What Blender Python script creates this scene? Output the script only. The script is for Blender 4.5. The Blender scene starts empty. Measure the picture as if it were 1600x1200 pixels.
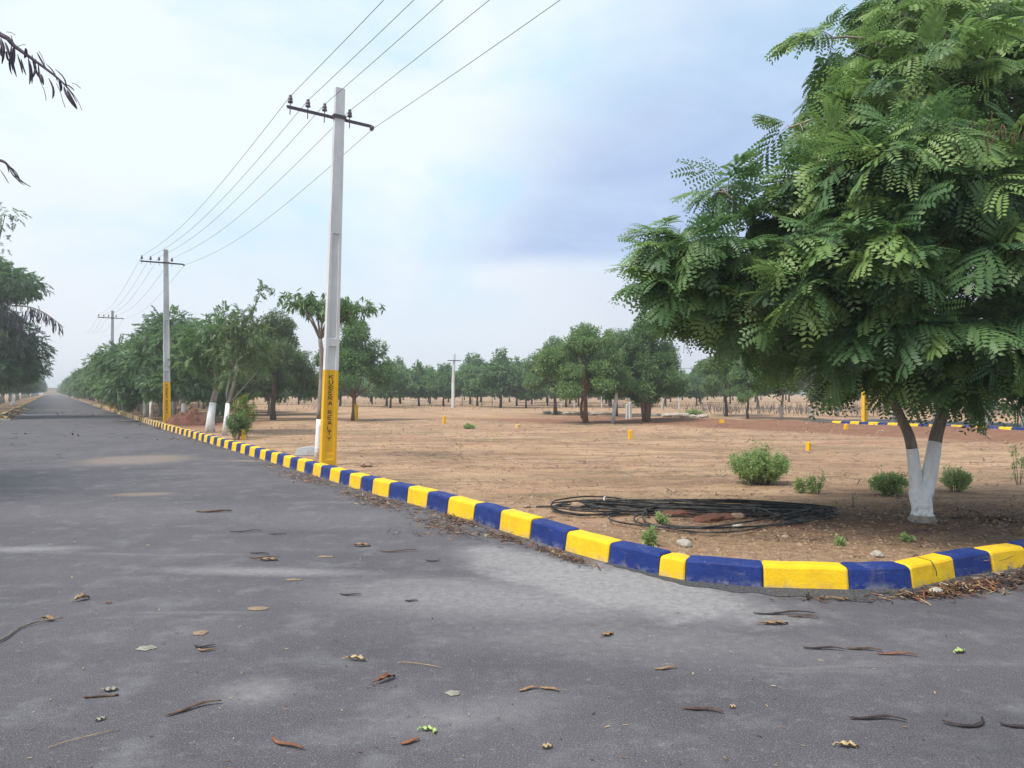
import bpy, math, random
import numpy as np
from mathutils import Vector, Matrix, noise
from mathutils.geometry import delaunay_2d_cdt

random.seed(7)
rng = np.random.default_rng(11)
S = bpy.context.scene
COL = S.collection
R = math.radians

# ------------------------------------------------------------------ camera
F, H = 1180.0, 1.55
PITCH = math.atan(12 / F)
cam_d = bpy.data.cameras.new('camera')
cam_d.sensor_width = 36
cam_d.lens = F / 1600 * 36
cam_d.clip_start, cam_d.clip_end = 0.05, 3000
cam = bpy.data.objects.new('camera', cam_d)
COL.objects.link(cam)
cam.location = (0, 0, H)
cam.rotation_euler = (math.pi / 2 + PITCH, 0, 0)
S.camera = cam


def ray(px, py):
    x, u = (px - 800) / F, (600 - py) / F
    c, s = math.cos(PITCH), math.sin(PITCH)
    return Vector((x, c - s * u, s + c * u))


def at(px, py, z=0.0):
    d = ray(px, py)
    return Vector((0, 0, H)) + d * ((z - H) / d.z)


def pt(px, py, Y):
    d = ray(px, py)
    return Vector((0, 0, H)) + d * (Y / d.y)


ORD = ('first second third fourth fifth sixth seventh eighth ninth tenth eleventh twelfth thirteenth fourteenth fifteenth '
       'sixteenth seventeenth eighteenth nineteenth twentieth').split()
for t in ('twenty', 'thirty', 'forty', 'fifty', 'sixty', 'seventy', 'eighty', 'ninety'):
    base = t[:-1] + 'ieth'
    if t != 'twenty':
        ORD.append(base)
    ORD += [t + '-' + o for o in ORD[:9]]


# ------------------------------------------------------------------ materials
def nodes(name):
    m = bpy.data.materials.new(name)
    m.use_nodes = True
    nt = m.node_tree
    return m, nt, nt.nodes['Principled BSDF']


class NT:
    """small helper for node graphs"""
    def __init__(s, nt):
        s.nt = nt

    def n(s, t, **kw):
        o = s.nt.nodes.new(t)
        for k, v in kw.items():
            setattr(o, k, v)
        return o

    def l(s, a, b):
        s.nt.links.new(a, b)

    def val(s, sock, v):
        if hasattr(v, 'is_linked') or isinstance(v, bpy.types.NodeSocket):
            s.l(v, sock)
        else:
            sock.default_value = v

    def math(s, op, a, b=0.0, c=0.0, clamp=False):
        o = s.n('ShaderNodeMath', operation=op)
        o.use_clamp = clamp
        for i, v in enumerate((a, b, c)):
            if i < len(o.inputs):
                s.val(o.inputs[i], v)
        return o.outputs[0]

    def noise(s, vec, scale, detail=4, rough=.55, dist=0.0):
        o = s.n('ShaderNodeTexNoise')
        s.l(vec, o.inputs['Vector'])
        o.inputs['Scale'].default_value = scale
        o.inputs['Detail'].default_value = detail
        o.inputs['Roughness'].default_value = rough
        o.inputs['Distortion'].default_value = dist
        return o.outputs['Fac']

    def smooth(s, v, a, b, lo=0.0, hi=1.0):
        o = s.n('ShaderNodeMapRange', interpolation_type='SMOOTHSTEP')
        s.val(o.inputs['Value'], v)
        o.inputs['From Min'].default_value = a
        o.inputs['From Max'].default_value = b
        o.inputs['To Min'].default_value = lo
        o.inputs['To Max'].default_value = hi
        return o.outputs[0]

    def mix(s, f, a, b):
        o = s.n('ShaderNodeMix', data_type='RGBA')
        s.val(o.inputs[0], f)
        for sock, v in ((o.inputs[6], a), (o.inputs[7], b)):
            if isinstance(v, bpy.types.NodeSocket):
                s.l(v, sock)
            else:
                sock.default_value = (*v, 1)
        return o.outputs[2]

    def mapping(s, vec, scale=(1, 1, 1), rot=0.0, loc=(0, 0, 0)):
        o = s.n('ShaderNodeMapping')
        s.l(vec, o.inputs['Vector'])
        o.inputs['Scale'].default_value = scale
        o.inputs['Rotation'].default_value = (0, 0, rot)
        o.inputs['Location'].default_value = loc
        return o.outputs[0]

    def bump(s, h, strength, dist):
        o = s.n('ShaderNodeBump')
        s.l(h, o.inputs['Height'])
        o.inputs['Strength'].default_value = strength
        o.inputs['Distance'].default_value = dist
        return o.outputs[0]

    def blob(s, pos, c, rx, ry, rot=0.0, soft=.5, nz=None, amt=.5):
        """mask of an uneven ellipse lying on the ground at c"""
        m = s.n('ShaderNodeMapping', vector_type='TEXTURE')
        s.l(pos, m.inputs['Vector'])
        m.inputs['Location'].default_value = (c[0], c[1], 0)
        m.inputs['Rotation'].default_value = (0, 0, rot)
        m.inputs['Scale'].default_value = (rx, ry, 1)
        v = s.n('ShaderNodeVectorMath', operation='MULTIPLY')
        s.l(m.outputs[0], v.inputs[0])
        v.inputs[1].default_value = (1, 1, 0)
        ln = s.n('ShaderNodeVectorMath', operation='LENGTH')
        s.l(v.outputs[0], ln.inputs[0])
        d = ln.outputs['Value']
        if nz is not None:
            d = s.math('ADD', d, s.math('MULTIPLY', s.math('SUBTRACT', nz, .5), amt * 2))
        return s.smooth(d, 1 + soft * .5, 1 - soft * .5)


def M(name, a, b=None, scale=4.0, rough=.8, bump=0.0, bscale=40.0, spec=.3, stretch=(1, 1, 1), lo=.35, hi=.65, metal=0.0):
    m, nt, p = nodes(name)
    g = NT(nt)
    tc = g.n('ShaderNodeTexCoord').outputs['Object']
    p.inputs['Roughness'].default_value = rough
    p.inputs['Specular IOR Level'].default_value = spec
    p.inputs['Metallic'].default_value = metal
    if b is None:
        b = tuple(x * .75 for x in a)
    v = g.mapping(tc, stretch)
    f = g.smooth(g.noise(v, scale, 6, .65), lo, hi)
    g.l(g.mix(f, a, b), p.inputs['Base Color'])
    if bump:
        g.l(g.bump(g.noise(v, bscale, 4, .6), bump, .02), p.inputs['Normal'])
    return m


def leaf_mat(name, dark, mid, young, trans=.42, rough=.5, hue=(.3, .22, .02)):
    m, nt, p = nodes(name)
    g = NT(nt)
    at_ = g.n('ShaderNodeAttribute', attribute_name='tint').outputs['Fac']
    oi = g.n('ShaderNodeObjectInfo').outputs['Random']
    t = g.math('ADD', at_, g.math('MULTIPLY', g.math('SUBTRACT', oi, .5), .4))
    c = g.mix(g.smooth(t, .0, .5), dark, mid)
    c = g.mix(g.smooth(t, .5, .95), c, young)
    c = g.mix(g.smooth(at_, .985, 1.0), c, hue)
    g.l(c, p.inputs['Base Color'])
    p.inputs['Roughness'].default_value = rough
    p.inputs['Specular IOR Level'].default_value = .55
    tr = g.n('ShaderNodeBsdfTranslucent')
    tc = g.mix(.5, c, (.12, .22, .06))
    g.l(tc, tr.inputs['Color'])
    mx = g.n('ShaderNodeMixShader')
    mx.inputs[0].default_value = trans
    g.l(p.outputs[0], mx.inputs[1])
    g.l(tr.outputs[0], mx.inputs[2])
    g.l(mx.outputs[0], nt.nodes['Material Output'].inputs['Surface'])
    return m


MAT = dict(
    leaf_near=leaf_mat('leaf_near', (.05, .11, .055), (.12, .22, .085), (.25, .37, .11)),
    leaf_row=leaf_mat('leaf_row', (.075, .145, .068), (.15, .245, .1), (.23, .33, .12)),
    leaf_broad=leaf_mat('leaf_broad', (.08, .15, .058), (.155, .26, .09), (.24, .34, .115)),
    leaf_olive=leaf_mat('leaf_olive', (.07, .11, .045), (.125, .175, .07), (.2, .24, .1)),
    leaf_teak=leaf_mat('leaf_teak', (.11, .19, .085), (.18, .295, .115), (.25, .36, .14)),
    leaf_weed=leaf_mat('leaf_weed', (.22, .34, .1), (.36, .48, .18), (.5, .58, .26)),
    leaf_yellowish=leaf_mat('leaf_yellowish', (.1, .16, .02), (.2, .26, .03), (.32, .34, .05)),
    bark=M('bark', (.085, .062, .05), (.16, .125, .105), 9, .9, .7, 30, stretch=(1, 1, .3)),
    bark_red=M('bark_red', (.14, .07, .045), (.22, .12, .08), 9, .9, .7, 30, stretch=(1, 1, .3)),
    bark_grey=M('bark_grey', (.33, .285, .25), (.2, .17, .145), 9, .9, .6, 30, stretch=(1, 1, .3)),
    lime_dull=M('dull_whitewash', (.5, .5, .5), (.36, .34, .33), 5, .9, .3, 30),
    lime=M('whitewash', (.84, .84, .87), (.66, .65, .66), 6, .9, .35, 35, stretch=(1, 1, .4), lo=.45, hi=.8),
    pod=M('dry_pod', (.05, .03, .022), (.12, .065, .04), 30, .6, .3, 60),
    pod_dark=M('dark_pod', (.022, .017, .018), (.055, .035, .03), 30, .55, .3, 60),
    pod_hang=M('hanging_pod', (.03, .022, .045), (.07, .045, .06), 20, .6),
    dry=M('dry_leaf', (.3, .19, .1), (.17, .085, .04), 25, .75, .3, 60),
    dry_pale=M('dry_leaf_pale', (.46, .35, .2), (.3, .2, .1), 25, .75, .3, 60),
    dry_red=M('dry_leaf_red', (.26, .1, .05), (.14, .055, .03), 25, .7, .3, 60),
    mud=M('dry_mud', (.3, .22, .15), (.22, .16, .11), 40, .95, .6, 90),
    ashen=M('ashen_mud', (.33, .31, .26), (.22, .2, .17), 40, .95, .6, 90),
    green_sprig=M('green_sprig', (.32, .42, .12), (.42, .5, .22), 30, .7),
    twig=M('twig', (.25, .2, .16), (.13, .1, .08), 20, .85),
    concrete=M('pole_concrete', (.68, .68, .69), (.54, .53, .54), 2.2, .85, .25, 60, stretch=(1, 1, .35)),
    concrete_dark=M('weathered_concrete', (.6, .6, .61), (.34, .34, .35), .9, .85, .25, 60, stretch=(1, 1, .5)),
    pole_yellow=M('pole_yellow_paint', (.82, .46, .012), (.74, .4, .012), 3, .55, .15, 50),
    letter=M('black_stencil_paint', (.02, .018, .012), (.05, .035, .015), 20, .6),
    iron=M('painted_iron', (.06, .06, .085), (.1, .08, .08), 12, .55, .2, 60, metal=.3),
    ceramic=M('glazed_ceramic', (.09, .07, .09), (.14, .12, .15), 6, .3),
    wire=M('aluminium_wire', (.09, .09, .1), (.14, .14, .15), 6, .5),
    cable=M('black_cable', (.016, .016, .018), (.1, .088, .075), 7, .6, lo=.42, hi=.72),
    rock=M('rock', (.36, .25, .18), (.24, .15, .1), 12, .9, .6, 40),
    rock_pale=M('pale_rock', (.42, .38, .33), (.36, .31, .26), 12, .9, .6, 40),
    red_earth=M('red_earth', (.11, .045, .03), (.17, .075, .05), 5, .95, .9, 25),
    slab=M('pale_slab', (.55, .58, .6), (.42, .44, .45), 6, .85, .2, 40),
    tan_wall=M('tan_wall', (.5, .42, .33), (.4, .32, .25), .6, .9, .2, 8),
    dead=M('dead_twig', (.19, .16, .14), (.11, .09, .08), 10, .9),
)


def paint_mat(name, a, b, chip=(.3, .3, .3), dust=(.35, .3, .25)):
    """kerb paint: mottled, chipped at scattered spots, dusty towards the foot of the stone"""
    m, nt, p = nodes(name)
    g = NT(nt)
    pos = g.n('ShaderNodeNewGeometry').outputs['Position']
    c = g.mix(g.smooth(g.noise(pos, 5, 5, .6), .35, .7), a, b)
    c = g.mix(g.math('MULTIPLY', g.smooth(g.noise(pos, 38, 4, .75), .62, .68), .65), c, chip)
    scuff = g.math('MULTIPLY', g.smooth(g.noise(g.mapping(pos, (3, 3, 22)), 1.0, 5, .7), .58, .7), .3)
    c = g.mix(scuff, c, dust)
    z = g.n('ShaderNodeSeparateXYZ')
    g.l(pos, z.inputs[0])
    low = g.math('MULTIPLY', g.smooth(z.outputs[2], .07, -.005), g.smooth(g.noise(pos, 9, 5, .7), .42, .66))
    c = g.mix(g.math('MULTIPLY', low, .75), c, dust)
    stain = g.smooth(g.noise(g.mapping(pos, (9, 9, 1.6)), 1.0, 5, .7), .56, .74)
    c = g.mix(g.math('MULTIPLY', stain, .22), c, (.2, .16, .12))
    g.l(c, p.inputs['Base Color'])
    p.inputs['Roughness'].default_value = .62
    p.inputs['Specular IOR Level'].default_value = .25
    h = g.math('ADD', g.noise(pos, 70, 4, .6), g.math('MULTIPLY', g.noise(pos, 14, 3), 1.5))
    g.l(g.bump(h, .35, .012), p.inputs['Normal'])
    return m


MAT['kerb_yellow'] = paint_mat('kerb_yellow', (.84, .53, .012), (.76, .45, .012), (.5, .42, .25))
MAT['kerb_blue'] = paint_mat('kerb_blue', (.009, .025, .145), (.015, .036, .185), (.12, .14, .2), (.22, .22, .26))
MAT['kerb_cream'] = paint_mat('kerb_cream', (.78, .55, .22), (.62, .43, .2), (.4, .35, .25))
MAT['kerb_dull'] = paint_mat('kerb_dull', (.05, .045, .06), (.1, .075, .06), (.25, .2, .15))
MAT['kerb_bare'] = paint_mat('kerb_bare', (.42, .34, .25), (.3, .24, .18), (.3, .3, .3))
MAT['kerb_ochre'] = paint_mat('kerb_ochre', (.6, .4, .14), (.42, .27, .12), (.4, .3, .2))
MAT['kerb_grey'] = paint_mat('kerb_grey', (.36, .34, .33), (.26, .25, .24), (.4, .38, .35))


# ------------------------------------------------------------------ mesh helpers
def lime_mat():
    m, nt, p = nodes('splashed_whitewash')
    g = NT(nt)
    pos = g.n('ShaderNodeNewGeometry').outputs['Position']
    sep = g.n('ShaderNodeSeparateXYZ')
    g.l(pos, sep.inputs[0])
    c = g.mix(g.smooth(g.noise(g.mapping(pos, (9, 9, 2)), 1.0, 6, .7), .42, .75), (.86, .86, .88), (.62, .6, .58))
    c = g.mix(g.math('MULTIPLY', g.smooth(g.noise(pos, 30, 4, .7), .63, .7), .6), c, (.4, .35, .3))
    foot = g.math('MULTIPLY', g.smooth(sep.outputs[2], .5, .16), g.smooth(g.noise(pos, 22, 5, .7), .42, .62))
    c = g.mix(g.math('MULTIPLY', foot, .75), c, (.36, .22, .14))
    g.l(c, p.inputs['Base Color'])
    p.inputs['Roughness'].default_value = .9
    g.l(g.bump(g.noise(g.mapping(pos, (30, 30, 9)), 1.0, 5, .65), .6, .02), p.inputs['Normal'])
    return m


MAT['lime'] = lime_mat()


class MB:
    def __init__(s):
        s.v, s.f, s.m = [], [], []

    def add(s, vs, fs, mi=0):
        o = len(s.v)
        s.v += [tuple(v) for v in vs]
        s.f += [tuple(i + o for i in f) for f in fs]
        s.m += [mi] * len(fs)

    def box(s, c, sx, sy, sz, rz=0.0, mi=0, taper=1.0):
        """box with its base centre at c"""
        cs, sn = math.cos(rz), math.sin(rz)
        vs = []
        for k, z in ((1, 0), (taper, sz)):
            for x, y in ((-1, -1), (1, -1), (1, 1), (-1, 1)):
                X, Y = x * sx / 2 * k, y * sy / 2 * k
                vs.append((c[0] + X * cs - Y * sn, c[1] + X * sn + Y * cs, c[2] + z))
        s.add(vs, [(0, 3, 2, 1), (4, 5, 6, 7), (0, 1, 5, 4), (1, 2, 6, 5), (2, 3, 7, 6), (3, 0, 4, 7)], mi)

    def tube(s, pts, rad, n=6, mi=0, flat=1.0, cap=True, up=None):
        pts = [Vector(p) for p in pts]
        if not hasattr(rad, '__len__'):
            rad = [rad] * len(pts)
        t0 = (pts[1] - pts[0]).normalized()
        a = Vector(up) if up else Vector((0, 0, 1)) if abs(t0.z) < .9 else Vector((1, 0, 0))
        x = (a - t0 * a.dot(t0)).normalized()
        vs, fs = [], []
        for i, p in enumerate(pts):
            t = (pts[min(i + 1, len(pts) - 1)] - pts[max(i - 1, 0)])
            t = t.normalized() if t.length > 1e-9 else t0
            x = (x - t * x.dot(t))
            x = x.normalized() if x.length > 1e-9 else t.orthogonal().normalized()
            y = t.cross(x)
            for k in range(n):
                w = 2 * math.pi * k / n
                vs.append(p + x * math.cos(w) * rad[i] * flat + y * math.sin(w) * rad[i])
        for i in range(len(pts) - 1):
            for k in range(n):
                a0, b0 = i * n + k, i * n + (k + 1) % n
                fs.append((a0, b0, b0 + n, a0 + n))
        if cap:
            fs.append(tuple(range(n - 1, -1, -1)))
            fs.append(tuple(range((len(pts) - 1) * n, len(pts) * n)))
        s.add(vs, fs, mi)

    def lathe(s, base, prof, n=10, mi=0, axis=None):
        """prof: (radius, height) pairs along axis from base"""
        ax = Vector(axis or (0, 0, 1)).normalized()
        x = ax.orthogonal().normalized()
        y = ax.cross(x)
        base = Vector(base)
        vs, fs = [], []
        for r, h in prof:
            for k in range(n):
                w = 2 * math.pi * k / n
                vs.append(base + ax * h + (x * math.cos(w) + y * math.sin(w)) * r)
        for i in range(len(prof) - 1):
            for k in range(n):
                a0, b0 = i * n + k, i * n + (k + 1) % n
                fs.append((a0, b0, b0 + n, a0 + n))
        fs.append(tuple(range(n - 1, -1, -1)))
        fs.append(tuple(range((len(prof) - 1) * n, len(prof) * n)))
        s.add(vs, fs, mi)

    def mesh(s, name, mats, smooth=False):
        me = bpy.data.meshes.new(name)
        me.from_pydata(s.v, [], s.f)
        if not isinstance(mats, (list, tuple)):
            mats = [mats]
        for m in mats:
            me.materials.append(m)
        if len(mats) > 1:
            me.polygons.foreach_set('material_index', s.m)
        if smooth:
            me.polygons.foreach_set('use_smooth', [True] * len(me.polygons))
        me.update()
        return me


def link(name, me, parent=None, loc=None, rz=None, sc=None):
    o = bpy.data.objects.new(name, me)
    COL.objects.link(o)
    if parent:
        o.parent = parent
    if loc is not None:
        o.location = loc
    if rz is not None:
        o.rotation_euler = (0, 0, rz)
    if sc is not None:
        o.scale = sc if hasattr(sc, '__len__') else (sc, sc, sc)
    return o


def tag(o, label=None, cat=None, group=None, kind=None):
    if label:
        o['label'] = label
    if cat:
        o['category'] = cat
    if group:
        o['group'] = group
    if kind:
        o['kind'] = kind
    return o


def thing(name, label, cat, loc=(0, 0, 0), rz=0.0, group=None, sc=None):
    o = link(name, None, None, loc, rz, sc)
    o.empty_display_size = .2
    return tag(o, label, cat, group)


def np_mesh(name, V, Q, tint, mat, smooth=False):
    me = bpy.data.meshes.new(name)
    nv, nq = len(V), len(Q)
    k = Q.shape[1]
    me.vertices.add(nv)
    me.vertices.foreach_set('co', V.astype(np.float32).ravel())
    me.loops.add(nq * k)
    me.loops.foreach_set('vertex_index', Q.astype(np.int32).ravel())
    me.polygons.add(nq)
    me.polygons.foreach_set('loop_start', np.arange(0, nq * k, k, dtype=np.int32))
    a = me.attributes.new('tint', 'FLOAT', 'POINT')
    a.data.foreach_set('value', tint.astype(np.float32))
    me.materials.append(mat)
    me.update(calc_edges=True)
    if smooth:
        me.polygons.foreach_set('use_smooth', np.ones(nq, bool))
    return me


def nrm(a):
    return a / np.maximum(np.linalg.norm(a, axis=-1, keepdims=True), 1e-9)


def stamp(templates, P, D, U, sc, tint):
    """copies of leaf templates: local x to D, local z near U, at P"""
    D = nrm(D)
    Z = nrm(U - D * (U * D).sum(1, keepdims=True))
    Yx = np.cross(Z, D)
    Rm = np.stack([D, Yx, Z], axis=2)          # columns
    which = rng.integers(0, len(templates), len(P))
    Vs, Qs, Ts, off = [], [], [], 0
    for k, (tv, tq) in enumerate(templates):
        idx = np.nonzero(which == k)[0]
        if not len(idx):
            continue
        W = np.einsum('nij,vj->nvi', Rm[idx], tv) * sc[idx][:, None, None] + P[idx][:, None, :]
        Vs.append(W.reshape(-1, 3))
        Qs.append((tq[None] + (np.arange(len(idx)) * len(tv))[:, None, None]).reshape(-1, tq.shape[1]) + off)
        Ts.append(np.repeat(tint[idx], len(tv)))
        off += len(idx) * len(tv)
    return np.concatenate(Vs), np.concatenate(Qs), np.concatenate(Ts)


# ------------------------------------------------------------------ leaf templates
def bipinnate(seed, pairs=5, L=.33, pl=.21, leaflets=8, ll=.054, lw=.024):
    """feathery twice-divided leaf, stalk at the origin, running along +x and drooping"""
    r = np.random.default_rng(seed)
    V, Q = [], []

    def quad(a, d, n, length, width):
        s_ = np.cross(n, d)
        o = len(V)
        V.extend([a, a + d * length * .5 + s_ * width / 2, a + d * length, a + d * length * .5 - s_ * width / 2])
        Q.append([o, o + 1, o + 2, o + 3])
    droop = r.uniform(.25, .6)
    side = r.uniform(-.15, .15)

    def rach(t):
        return np.array([L * t, side * L * t * t, -droop * L * t * t])
    # stalk
    for i in range(4):
        a, b = rach(i / 4), rach((i + 1) / 4)
        d = b - a
        quad(a, d / np.linalg.norm(d), np.array([0, 0, 1.]), np.linalg.norm(d) * 1.02, .008)
    for i in range(pairs):
        t = .22 + .78 * i / (pairs - 1)
        a = rach(t)
        for s_ in (-1, 1):
            ang = R(62 - 34 * t + r.uniform(-9, 9))
            plen = pl * (.72 + .5 * math.sin(math.pi * (.25 + .6 * t))) * r.uniform(.85, 1.1)
            d0 = np.array([math.cos(ang), s_ * math.sin(ang), r.uniform(-.25, .12)])
            d0 /= np.linalg.norm(d0)
            pd = r.uniform(.35, .9)
            roll = r.uniform(-.35, .35)
            for k in range(leaflets):
                u = (k + .6) / leaflets
                c = a + d0 * plen * u + np.array([0, 0, -pd * plen * u * u])
                d = d0 + np.array([0, 0, -2 * pd * u])
                d /= np.linalg.norm(d)
                sv = np.cross([0, 0, 1.], d)
                sv /= np.linalg.norm(sv)
                n = np.cross(d, sv)
                for q in (-1, 1):
                    ld = d * .55 + sv * q * .83 + n * (roll * q - .12)
                    ld /= np.linalg.norm(ld)
                    ln = n - ld * (n @ ld)
                    ln /= np.linalg.norm(ln)
                    env = (.65 + .5 * math.sin(math.pi * min(1, .15 + u * .75)))
                    quad(c, ld, ln, ll * env * r.uniform(.9, 1.1), lw * env)
    return np.array(V), np.array(Q)


def frond(seed, pairs=6, L=.42, pl=.22, w=.075):
    """the same leaf for trees further off: each feather one bent pair of faces"""
    r = np.random.default_rng(seed)
    V, Q = [], []
    droop = r.uniform(.2, .6)
    for i in range(pairs):
        t = .2 + .8 * i / (pairs - 1)
        a = np.array([L * t, 0, -droop * L * t * t])
        for s_ in (-1, 1):
            ang = R(60 - 32 * t + r.uniform(-12, 12))
            d = np.array([math.cos(ang), s_ * math.sin(ang), r.uniform(-.55, .1)])
            d /= np.linalg.norm(d)
            sv = np.cross([0, 0, 1.], d)
            sv /= np.linalg.norm(sv)
            ln = pl * r.uniform(.7, 1.1)
            b = a + d * ln * .5
            c = a + d * ln + np.array([0, 0, -.25 * ln])
            o = len(V)
            V.extend([a, b + sv * w / 2, c, b - sv * w / 2])
            Q.append([o, o + 1, o + 2, o + 3])
    return np.array(V), np.array(Q)


def cluster(seed, n=10, rad=.2, l=.12, w=.055, droop=.3):
    """a spray of simple leaves round a twig end"""
    r = np.random.default_rng(seed)
    V, Q = [], []
    for i in range(n):
        d = r.normal(size=3) + np.array([.5, 0, -droop])
        d /= np.linalg.norm(d)
        a = d * rad * r.uniform(.1, .75)
        d = d + r.normal(size=3) * .5 + np.array([0, 0, -droop])
        d /= np.linalg.norm(d)
        nn = r.normal(size=3) * .6 + np.array([0, 0, 1.])
        sv = np.cross(nn, d)
        sv /= np.linalg.norm(sv)
        ln = l * r.uniform(.7, 1.25)
        o = len(V)
        V.extend([a, a + d * ln * .45 + sv * w / 2, a + d * ln, a + d * ln * .45 - sv * w / 2])
        Q.append([o, o + 1, o + 2, o + 3])
    return np.array(V), np.array(Q)


T_BIP = [bipinnate(s, 4 + s % 3, .28 + .03 * (s % 4), .17 + .02 * (s % 4), 6 + s % 4, .05 + .009 * (s % 3), .023 + .005 * (s % 3)) for s in range(9)]
T_FROND = [frond(s) for s in range(5)]
T_CLUS = [cluster(s) for s in range(6)]
T_FINE = [cluster(s, 15, .21, .12, .045, .45) for s in range(6)]
T_TEAK = [cluster(s, 11, .25, .22, .12, .25) for s in range(6)]
T_WEED = [cluster(s, 10, .045, .04, .014, 0) for s in range(6)]
T_DROOP = [cluster(s, 8, .1, .24, .05, 1.3) for s in range(5)]


def ellipsoid_pts(n, rad, shell=.55):
    d = nrm(rng.normal(size=(n, 3)))
    r = shell + (1 - shell) * rng.random((n, 1)) ** .6
    return d * r * np.array(rad), d


def crown_pts(lobes, n, shell=.5, droop=.2):
    """positions and outward directions for leaf sprays in a set of lobes (centre, radii, weight)"""
    P, D = [], []
    tot = sum(l[1][0] * l[1][1] * l[1][2] * (l[2] if len(l) > 2 else 1) for l in lobes) or 1
    for l in lobes:
        w = l[1][0] * l[1][1] * l[1][2] * (l[2] if len(l) > 2 else 1)
        k = max(3, int(round(n * w / tot)))
        p, d = ellipsoid_pts(k, l[1], shell)
        P.append(p + np.array(l[0]))
        D.append(d)
    P, D = np.concatenate(P), np.concatenate(D)
    D = D + rng.normal(size=D.shape) * .45
    D[:, 2] -= droop
    return P, nrm(D)


UP = np.array([0, 0, 1.])


def crown_mesh(name, lobes, n, tmpl, mat, size=1.0, shell=.5, droop=.2, tint_mean=.38, yellow=0.0, upness=1.0):
    P, D = crown_pts(lobes, n, shell, droop)
    U = np.tile(UP, (len(P), 1)) * upness + rng.normal(size=P.shape) * .35
    sc = size * rng.uniform(.75, 1.25, len(P))
    tint = np.clip(rng.normal(tint_mean, .17, len(P)), 0, .95)
    if yellow:
        tint[rng.random(len(P)) < yellow] = 1.0
    V, Q, T = stamp(tmpl, P, D, U, sc, tint)
    return np_mesh(name, V, Q, T, mat)


def bend(a, b, sag=0.0, n=6, wob=.0, seed=0):
    a, b = Vector(a), Vector(b)
    L = (b - a).length
    out = []
    for i in range(n + 1):
        t = i / n
        p = a.lerp(b, t)
        p.z += sag * L * math.sin(math.pi * t)
        if wob and 0 < i < n:
            q = noise.noise_vector(p * 1.7 + Vector((seed, seed * .3, 0)))
            p += q * wob * L * .25
        out.append(p)
    return out


def trunk_bm(height, r0, lobes, lean=(0, 0), fork=.45, seed=0, nl=7, sides=7):
    """tapered trunk with limbs into the crown's lobes; base at the origin"""
    mb = MB()
    r = random.Random(seed)
    top = Vector((lean[0], lean[1], height))
    main = []
    for i in range(7):
        t = i / 6
        p = Vector((lean[0] * t ** 1.2, lean[1] * t ** 1.2, height * t))
        if 0 < i:
            p += Vector((r.uniform(-1, 1), r.uniform(-1, 1), 0)) * .02 * height
        main.append(p)
    main[0].z = -.12
    rad = [r0 * (1.25 if i == 0 else 1 - .75 * i / 6) for i in range(7)]
    mb.tube(main, rad, sides)
    for l in sorted(lobes, key=lambda l: -l[1][0])[:nl]:
        t = r.uniform(fork, .85)
        s_ = main[max(1, int(t * 6))]
        c = Vector(l[0])
        path = bend(s_, c, -.08, 5, .25, seed)
        rr = r0 * .5 * (1 - .4 * t)
        mb.tube(path, [rr * (1 - .75 * i / 5) for i in range(6)], 5)
    return mb


# ------------------------------------------------------------------ the lie of the land
def lerp2(a, b, t):
    return (a[0] + (b[0] - a[0]) * t, a[1] + (b[1] - a[1]) * t)


near_px = [(1554, 894), (1495.6, 903), (1428, 921), (1328, 922), (1193, 919), (1069.5, 908), (1026.7, 899.5), (948, 879.5),
           (881, 860), (826, 842), (779, 827.5), (738, 814.5), (697.5, 803), (665, 793.5), (634.5, 785), (605, 777.5), (580, 770.5)]
near_b = [tuple(at(x, y, 0)[:2]) for x, y in near_px]
KDIR = Vector((-.52, .854)).normalized()          # along the main road, away from the camera
SDIR = Vector((.854, .52)).normalized()           # along the side road on the right
# boundaries beyond the frame on the right
right_b, d_, p_ = [], Vector((.9, .43)).normalized(), Vector(near_b[0])
for i in range(16):
    d_ = (d_ * .75 + SDIR * .25).normalized()
    p_ = p_ + d_ * .5
    right_b.append(tuple(p_))
# straight run on the left
left_b, p_ = [], Vector(near_b[-1])
TGT = Vector((-15.35, 32.7))
far_b = []
while p_.y < 78:
    d_ = (TGT - p_).normalized() if p_.y < 31 else KDIR
    p_ = p_ + d_ * .5
    left_b.append(tuple(p_))
bounds = right_b[::-1] + near_b + left_b          # from the right end, round the corner, up the road
N_RIGHT, N_NEAR = len(right_b), len(near_b)
K_END = Vector(left_b[-1])
K_FAR = K_END + KDIR * 325
kerb_line = [Vector((55, 37))] + [Vector(b) for b in bounds] + [K_FAR]


def kerb_x(Y):
    """x of the main road's right kerb at distance Y"""
    pts_ = [Vector(b) for b in bounds[N_RIGHT + 8:]] + [K_FAR]
    if Y < pts_[0].y:
        return pts_[0].x + (pts_[0].y - Y) * .8
    for a, b in zip(pts_, pts_[1:]):
        if a.y <= Y <= b.y:
            return a.x + (b.x - a.x) * (Y - a.y) / (b.y - a.y)
    return pts_[-1].x


ROADX = 7.6
TREE = at(1441, 818, .12)


def seg_d(p, a, b):
    ab = b - a
    t = max(0, min(1, (p - a).dot(ab) / ab.length_squared))
    return (p - a - ab * t).length, t


SK_A, SK_B = Vector(at(1306, 662, .12)[:2]), Vector(at(1600, 673.5, .12)[:2])     # foot of the second road's kerb
SK_D = (SK_B - SK_A).normalized()


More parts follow.
